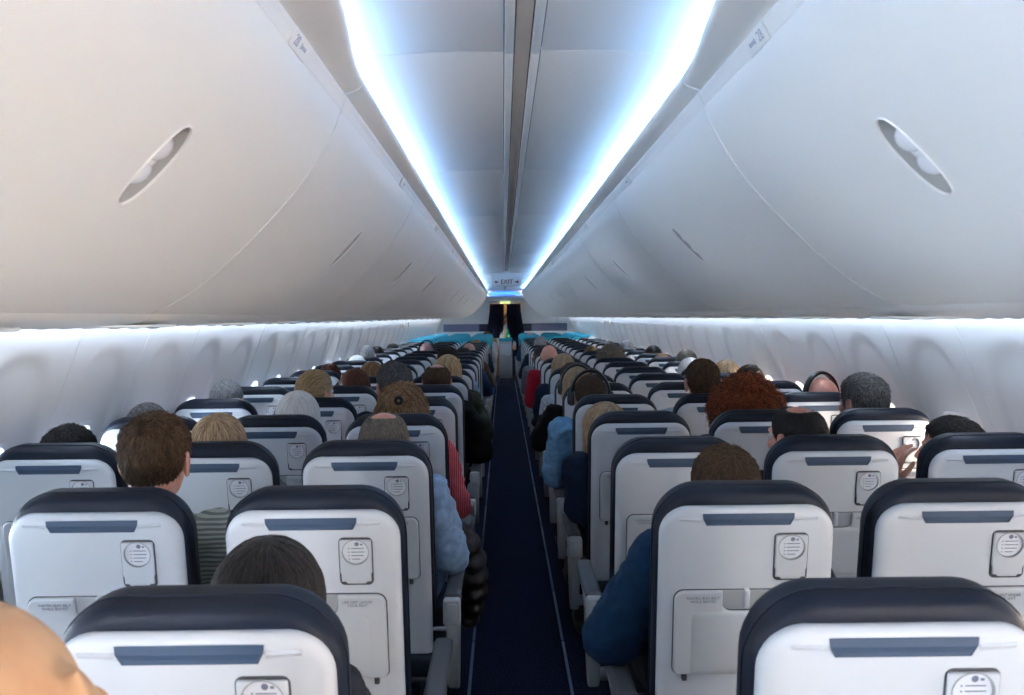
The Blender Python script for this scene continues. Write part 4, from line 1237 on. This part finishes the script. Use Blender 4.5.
# n, side, pos, px x, px top, style, hair, skin, top, label, options
P = [
 (-1, -1, 0, -26, 586, 'bald', None, 'tan', 'darkgrey', 'bald person with tan scalp at the bottom left corner, nearest the camera', dict(hs=1.14, yaw=0.1, roll=-0.45, dy=-0.07)),
 (0, -1, 0, 268, 536, 'bob', 'black', 'pale', 'darkgrey', 'person with near-black hair low above the nearest left aisle seat', dict(pitch=-0.25, hs=1.02, arm=0.15, sw=0.12, armr=0.042)),
 (1, -1, 1, 156, 410, 'medium', 'brown', 'pink', 'knit', 'tall person with short brown hair and pale striped knit sweater, left middle seat', dict(hs=1.0, arm=0.25)),
 (2, -1, 1, 219, 412, 'bob', 'ashblond', 'pale', 'grey', 'person with straight ash-blond bob in the left middle seat, third row', dict()),
 (2, -1, 2, 70, 423, 'medium', 'black', 'pale', 'navy', 'person with short black hair in the left window seat, third row', dict()),
 (3, -1, 2, 148, 402, 'crop', 'darkgrey', 'lav', 'grey', 'grey-haired person mostly hidden behind the brown-haired tall person', dict(hs=1.06)),
 (4, -1, 2, 227, 379, 'crop', 'grey', 'lav', 'navy', 'person with close-cropped grey hair in the left window seat, fifth row', dict()),
 (3, -1, 1, 298, 390, 'bob', 'white', 'pale', 'grey', 'person with smooth white bob in the left middle seat, fourth row', dict()),
 (4, -1, 1, 316, 369, 'pony', 'blond', 'pale', 'navy', 'person with blond-streaked hair tied back, left middle seat, fifth row', dict(yaw=-0.6)),
 (7, -1, 2, 330, 362, 'bun', 'auburn', 'pale', 'grey', 'person with small auburn bun at the left window, eighth row', dict()),
 (5, -1, 1, 355, 368, 'bob', 'auburn', 'pale', 'black', 'person with sleek red-brown hair in the left middle seat, sixth row', dict()),
 (6, -1, 1, 372, 361, 'bob', 'lightbrown', 'pale', 'grey', 'person with plain brown hair in the left middle seat, seventh row', dict()),
 (4, -1, 0, 393, 361, 'medium', 'darkgrey', 'pink', 'navy', 'person with thick dark grey hair leaning inward, left aisle seat, fifth row', dict(yaw=0.35, hs=1.05)),
 (3, -1, 0, 402, 382, 'messy', 'lightbrown', 'pale', 'redstripe', 'person with messy light brown updo and red striped sleeve, left aisle seat', dict()),
 (2, -1, 0, 384, 410, 'thin', 'greybrown', 'pink', 'paleblue', 'person with thinning grey-brown hair and pale blue shirt, left aisle seat', dict(arm=0.235, armr=0.05, pants='jeans')),
 (5, -1, 0, 437, 363, 'thin', 'brown', 'pink', 'black', 'person with thinning brown hair and black jacket, left aisle seat, sixth row', dict(arm=0.285, armr=0.062)),
 (6, -1, 0, 448, 354, 'bob', 'blond', 'pale', 'olive', 'person with sleek blond hair and olive top, left aisle seat, seventh row', dict(arm=0.28)),
 (7, -1, 0, 448, 346, 'short', 'darkbrown', 'pale', 'paleblue', 'person with dark curly hair in the left aisle seat, eighth row', dict()),
 (12, -1, 1, 427, 342, 'bald', None, 'lav', 'grey', 'bald person wearing headphones far ahead, left middle seat', dict(hp='black headphones on the bald person in the left middle seat')),
 (11, -1, 0, 464, 347, 'medium', 'black', 'brown', 'jeans', 'person with black hair far ahead in the left aisle seat', dict(arm=0.28)),
 (12, -1, 0, 469, 343, 'bald', None, 'pink', 'brown', 'bald pink-headed person far ahead in the left aisle seat', dict(arm=0.28)),
 (16, -1, 0, 476, 339, 'short', 'lightbrown', 'pale', 'navy', 'brown-haired person in the left aisle seat, seventeenth row', dict()),
 (22, -1, 0, 484, 334, 'short', 'darkbrown', 'brown', 'white', 'dark-haired person near the far curtain, left aisle seat', dict()),
 (23, -1, 0, 487, 331, 'medium', 'brown', 'pale', 'white', 'brown-haired person directly before the curtain, left aisle seat', dict()),
 (10, -1, 2, 367, 345, 'crop', 'grey', 'lav', 'navy', 'cropped grey-haired person at the left window, eleventh row', dict()),
 (11, -1, 2, 377, 346, 'medium', 'black', 'pale', 'navy', 'person with blue-black hair at the left window behind a grey-haired head', dict()),
 (9, -1, 2, 357, 355, 'bob', 'white', 'pale', 'grey', 'white-haired person low at the left window, tenth row', dict()),
 (13, -1, 2, 393, 343, 'short', 'black', 'pale', 'navy', 'black-haired person at the left window, fourteenth row', dict()),
 (22, -1, 2, 436, 334, 'bald', None, 'lav', 'grey', 'small bald head at the left window near the far bulkhead', dict()),
 (1, 1, 0, 724, 443, 'short', 'brown', 'pink', 'bluejacket', 'person with short brown hair and dark blue jacket, right aisle seat, second row', dict(arm=0.285, armr=0.062, hs=1.03)),
 (2, 1, 1, 795, 404, 'thin', 'black', 'pink', 'darkgrey', 'black-haired person with bald patch turned left, right middle seat, third row', dict(yaw=0.55, hs=1.02)),
 (2, 1, 2, 950, 415, 'short', 'black', 'pale', 'grey', 'black-haired person turned left at the right window, third row', dict(yaw=0.9, reach=True)),
 (3, 1, 2, 862, 372, 'medium', 'darkgrey', 'pink', 'navy', 'person with combed dark grey hair at the right window, fourth row', dict(yaw=0.4, hs=1.06)),
 (4, 1, 2, 820, 377, 'bald', None, 'pink', 'grey', 'bald person with headphones at the right window, fifth row', dict(yaw=0.3, hp='black headphones on the bald person at the right window')),
 (3, 1, 1, 745, 379, 'curly', 'red', 'pale', 'black', 'person with big curly red hair in the right middle seat, fourth row', dict()),
 (4, 1, 1, 702, 358, 'short', 'brown', 'pink', 'white', 'tall person with brown hair in the right middle seat, fifth row', dict(hs=1.06)),
 (5, 1, 2, 749, 363, 'bun', 'darkbrown', 'pale', 'grey', 'person with dark pinned-up hair at the right window, sixth row', dict()),
 (6, 1, 2, 726, 359, 'bob', 'ashblond', 'pale', 'grey', 'person with pale streaked hair at the right window, seventh row', dict()),
 (8, 1, 2, 686, 349, 'bob', 'greybrown', 'pale', 'grey', 'person with grey-brown hair at the right window, ninth row', dict()),
 (7, 1, 2, 690, 357, 'bob', 'white', 'pale', 'grey', 'white-haired person at the right window, eighth row', dict()),
 (9, 1, 2, 662, 353, 'short', 'lightbrown', 'pale', 'brown', 'light brown head low at the right window, tenth row', dict()),
 (10, 1, 2, 653, 345, 'medium', 'black', 'pale', 'navy', 'person with navy-black hair at the right window, eleventh row', dict()),
 (12, 1, 2, 626, 340, 'bob', 'grey', 'pale', 'white', 'pale grey-haired person at the right window, thirteenth row', dict()),
 (9, 1, 1, 611, 345, 'curly', 'greybrown', 'pale', 'brown', 'person with wavy brown hair in the right middle seat, tenth row', dict(hs=0.9)),
 (11, 1, 1, 591, 345, 'bun', 'lightbrown', 'pale', 'brown', 'light brown-haired person in the right middle seat, twelfth row', dict()),
 (16, 1, 1, 569, 340, 'short', 'brown', 'pale', 'brown', 'brown head far ahead in the right middle seat', dict()),
 (18, 1, 2, 592, 336, 'crop', 'white', 'lav', 'white', 'pale-haired head far ahead at the right window', dict()),
 (4, 1, 0, 590, 374, 'crop', 'brown', 'pink', 'lightblue', 'person with headphones, cropped hair and light blue shirt, right aisle seat', dict(arm=0.285, armr=0.06, pants='khaki', hp='large black headphones on the person in the light blue shirt')),
 (3, 1, 0, 604, 401, 'bob', 'ashblond', 'pale', 'navy', 'blond person in navy leaning into the aisle, right aisle seat, fourth row', dict(yaw=0.5, arm=0.16, sw=0.14)),
 (5, 1, 0, 577, 366, 'bob', 'ashblond', 'pale', 'black', 'blond person with headphones holding a phone, right aisle seat, sixth row', dict(arm=0.27, hp='black headphones on the blond person holding a phone', phone=True)),
 (6, 1, 0, 572, 362, 'short', 'brown', 'pale', 'white', 'brown-haired person in white, right aisle seat, seventh row', dict(arm=0.27)),
 (7, 1, 0, 563, 353, 'bob', 'ashblond', 'pale', 'navy', 'light brown-haired person in navy, right aisle seat, eighth row', dict(arm=0.285, pants='khaki')),
 (9, 1, 0, 549, 345, 'bald', None, 'pink', 'redshirt', 'bald pink-headed person in a red shirt, right aisle seat', dict(arm=0.28, armr=0.056)),
 (11, 1, 0, 539, 346, 'short', 'black', 'brown', 'grey', 'dark-haired person in grey, right aisle seat, twelfth row', dict(yaw=1.0, arm=0.28)),
 (14, 1, 0, 540, 336, 'medium', 'grey', 'pale', 'navy', 'grey-haired person far ahead in the right aisle seat', dict(arm=0.27)),
 (21, 1, 0, 530, 333, 'fringe', 'brown', 'pink', 'teal', 'balding person far ahead near the curtain, right aisle seat', dict()),
]
HT_T = dict(short=0.011, crop=0.005, medium=0.018, thin=0.006, fringe=0.0, bob=0.016, long=0.016, bun=0.02, pony=0.013, messy=0.018, curly=0.022, bald=0.0)
for i, (n, side, pos, hx, hy, style, hair, skin, top, lab, opt) in enumerate(P):
    y = row_y(n) + opt.get('dy', 0.0); d = y + 0.285
    w_ = px(hx, hy, d); sx_ = side * SEATX[pos]
    off = max(-0.13, min(0.13, w_.x - sx_))
    shift = off * (0.35 if n else -0.3); lean = off - shift
    if abs(lean) > 0.04: opt['arm'] = min(opt.get('arm', 0.215), 0.225)
    root = empty('person', (sx_ + shift, y, 0), lab, 'person', 'seated passengers')
    o2 = {k: v for k, v in opt.items() if k not in ('hp', 'phone', 'reach')}
    reach = None
    if opt.get('reach'): reach = (-1, (-0.20, 0.38, 0.76), (-0.205, 0.30, 0.965))
    if opt.get('phone'): reach = (-1, (-0.30, 0.26, 0.80), (-0.255, 0.44, 0.90))
    Mh = make_person(root, 0, 0, w_.z, HT_T[style], lean, skin=skin, top=top, style=style, hair=hair, hi=n <= 7, seed=i, reach=reach, **o2)
    if opt.get('hp'): headphones(Matrix.Translation(root.location) @ Mh, opt['hp'])
    if opt.get('phone'):
        t = empty('smartphone', root.location + Vector((-0.215, 0.53, 0.935)), 'dark smartphone held up beside the right aisle seats', 'phone'); t.rotation_euler = (0.5, 0.15, 0.5)
        bm = bmesh.new(); box(bm, (0, 0, 0), (0.075, 0.009, 0.15), 0.004); finish(bm, 'case', M['blackplastic'], t, 50)
        bm = bmesh.new(); box(bm, (0, -0.0046, 0), (0.066, 0.001, 0.14), 0.0003); finish(bm, 'screen', M['smoke2'], t, 50)
# cabin crew
r_ = empty('person', (0.035, 22.75, 0), 'crew member with long brown hair and white blouse standing behind the trolley', 'person', 'cabin crew'); r_.rotation_euler = (0, 0, PI)
make_person(r_, 0, 0, 1.62, 0.016, 0, skin='pale', top='white', pants='navy', style='long', hair='lightbrown', hi=False, stand=True)
r_ = empty('person', (0.27, 22.72, 0), 'crew member in navy standing half behind the right curtain', 'person', 'cabin crew')
make_person(r_, 0, 0, 1.66, 0.011, 0, skin='brown', top='navy', pants='navy', style='short', hair='black', hi=False, stand=True)

# black puffer jacket hanging over an aisle armrest
t = empty('puffer_jacket', (-0.235, 3.62, 0.45), 'black quilted jacket hanging into the aisle over a left armrest', 'jacket')
bm = bmesh.new()
for k, (x, z, rx, ry, rz) in enumerate(((-0.01, 0.25, 0.055, 0.11, 0.045), (0.03, 0.20, 0.055, 0.13, 0.045), (0.052, 0.14, 0.055, 0.13, 0.042), (0.058, 0.08, 0.055, 0.13, 0.042), (0.055, 0.02, 0.055, 0.12, 0.042), (0.045, -0.04, 0.05, 0.11, 0.042), (0.035, -0.09, 0.042, 0.09, 0.034))):
    ball(bm, (x, 0, z), (rx, ry, rz), 18, 12)
place(remesh(bm, 0.009, 2), 'quilting', M['puffer'], t, 180)
# PEOPLE>>

# ------------------------------------------------------------------ world, camera
w = bpy.data.worlds.new('sky'); sc.world = w; w.use_nodes = True
nt = w.node_tree; bg = nt.nodes['Background']
tc = nt.nodes.new('ShaderNodeTexCoord'); sp = nt.nodes.new('ShaderNodeSeparateXYZ'); mr = nt.nodes.new('ShaderNodeMapRange')
mr.inputs['From Min'].default_value = -0.6; mr.inputs['From Max'].default_value = 0.6
cr = nt.nodes.new('ShaderNodeValToRGB')
cr.color_ramp.elements[0].color = (0.72, 0.84, 1.0, 1); cr.color_ramp.elements[1].color = (1.0, 0.82, 0.68, 1)
nt.links.new(tc.outputs['Generated'], sp.inputs[0]); nt.links.new(sp.outputs['X'], mr.inputs['Value']); nt.links.new(mr.outputs[0], cr.inputs['Fac'])
nt.links.new(cr.outputs['Color'], bg.inputs['Color'])
# sky made brighter below the horizon to throw added light onto the bins
mz = nt.nodes.new('ShaderNodeMapRange'); mz.inputs['From Min'].default_value = 0.05; mz.inputs['From Max'].default_value = -0.12; mz.inputs['To Min'].default_value = 16.0; mz.inputs['To Max'].default_value = 34.0
nt.links.new(sp.outputs['Z'], mz.inputs['Value']); nt.links.new(mz.outputs[0], bg.inputs['Strength'])

cam = bpy.data.cameras.new('camera'); co = bpy.data.objects.new('camera', cam); COL.objects.link(co)
co.location = (CAMX, 0, CAMZ); co.rotation_euler = (PI / 2, ROLL, 0)
cam.sensor_width = 36.0; cam.lens = F / 1024 * 36.0; cam.clip_start = 0.05; cam.clip_end = 200
cam.shift_x = (512 - VPX) / 1024; cam.shift_y = (VPY - 347.5) / 1024
cam.dof.use_dof = True; cam.dof.focus_distance = 5.0; cam.dof.aperture_fstop = 9.0
sc.camera = co
sc.view_settings.view_transform = 'Standard'; sc.view_settings.look = 'None'; sc.view_settings.exposure = 1.06; sc.view_settings.gamma = 1.0
sc.view_settings.use_curve_mapping = False
sc.cycles.max_bounces = 10; sc.cycles.diffuse_bounces = 6; sc.cycles.transparent_max_bounces = 8
sc.cycles.use_denoising = True
sc.cycles.sample_clamp_indirect = 6.0
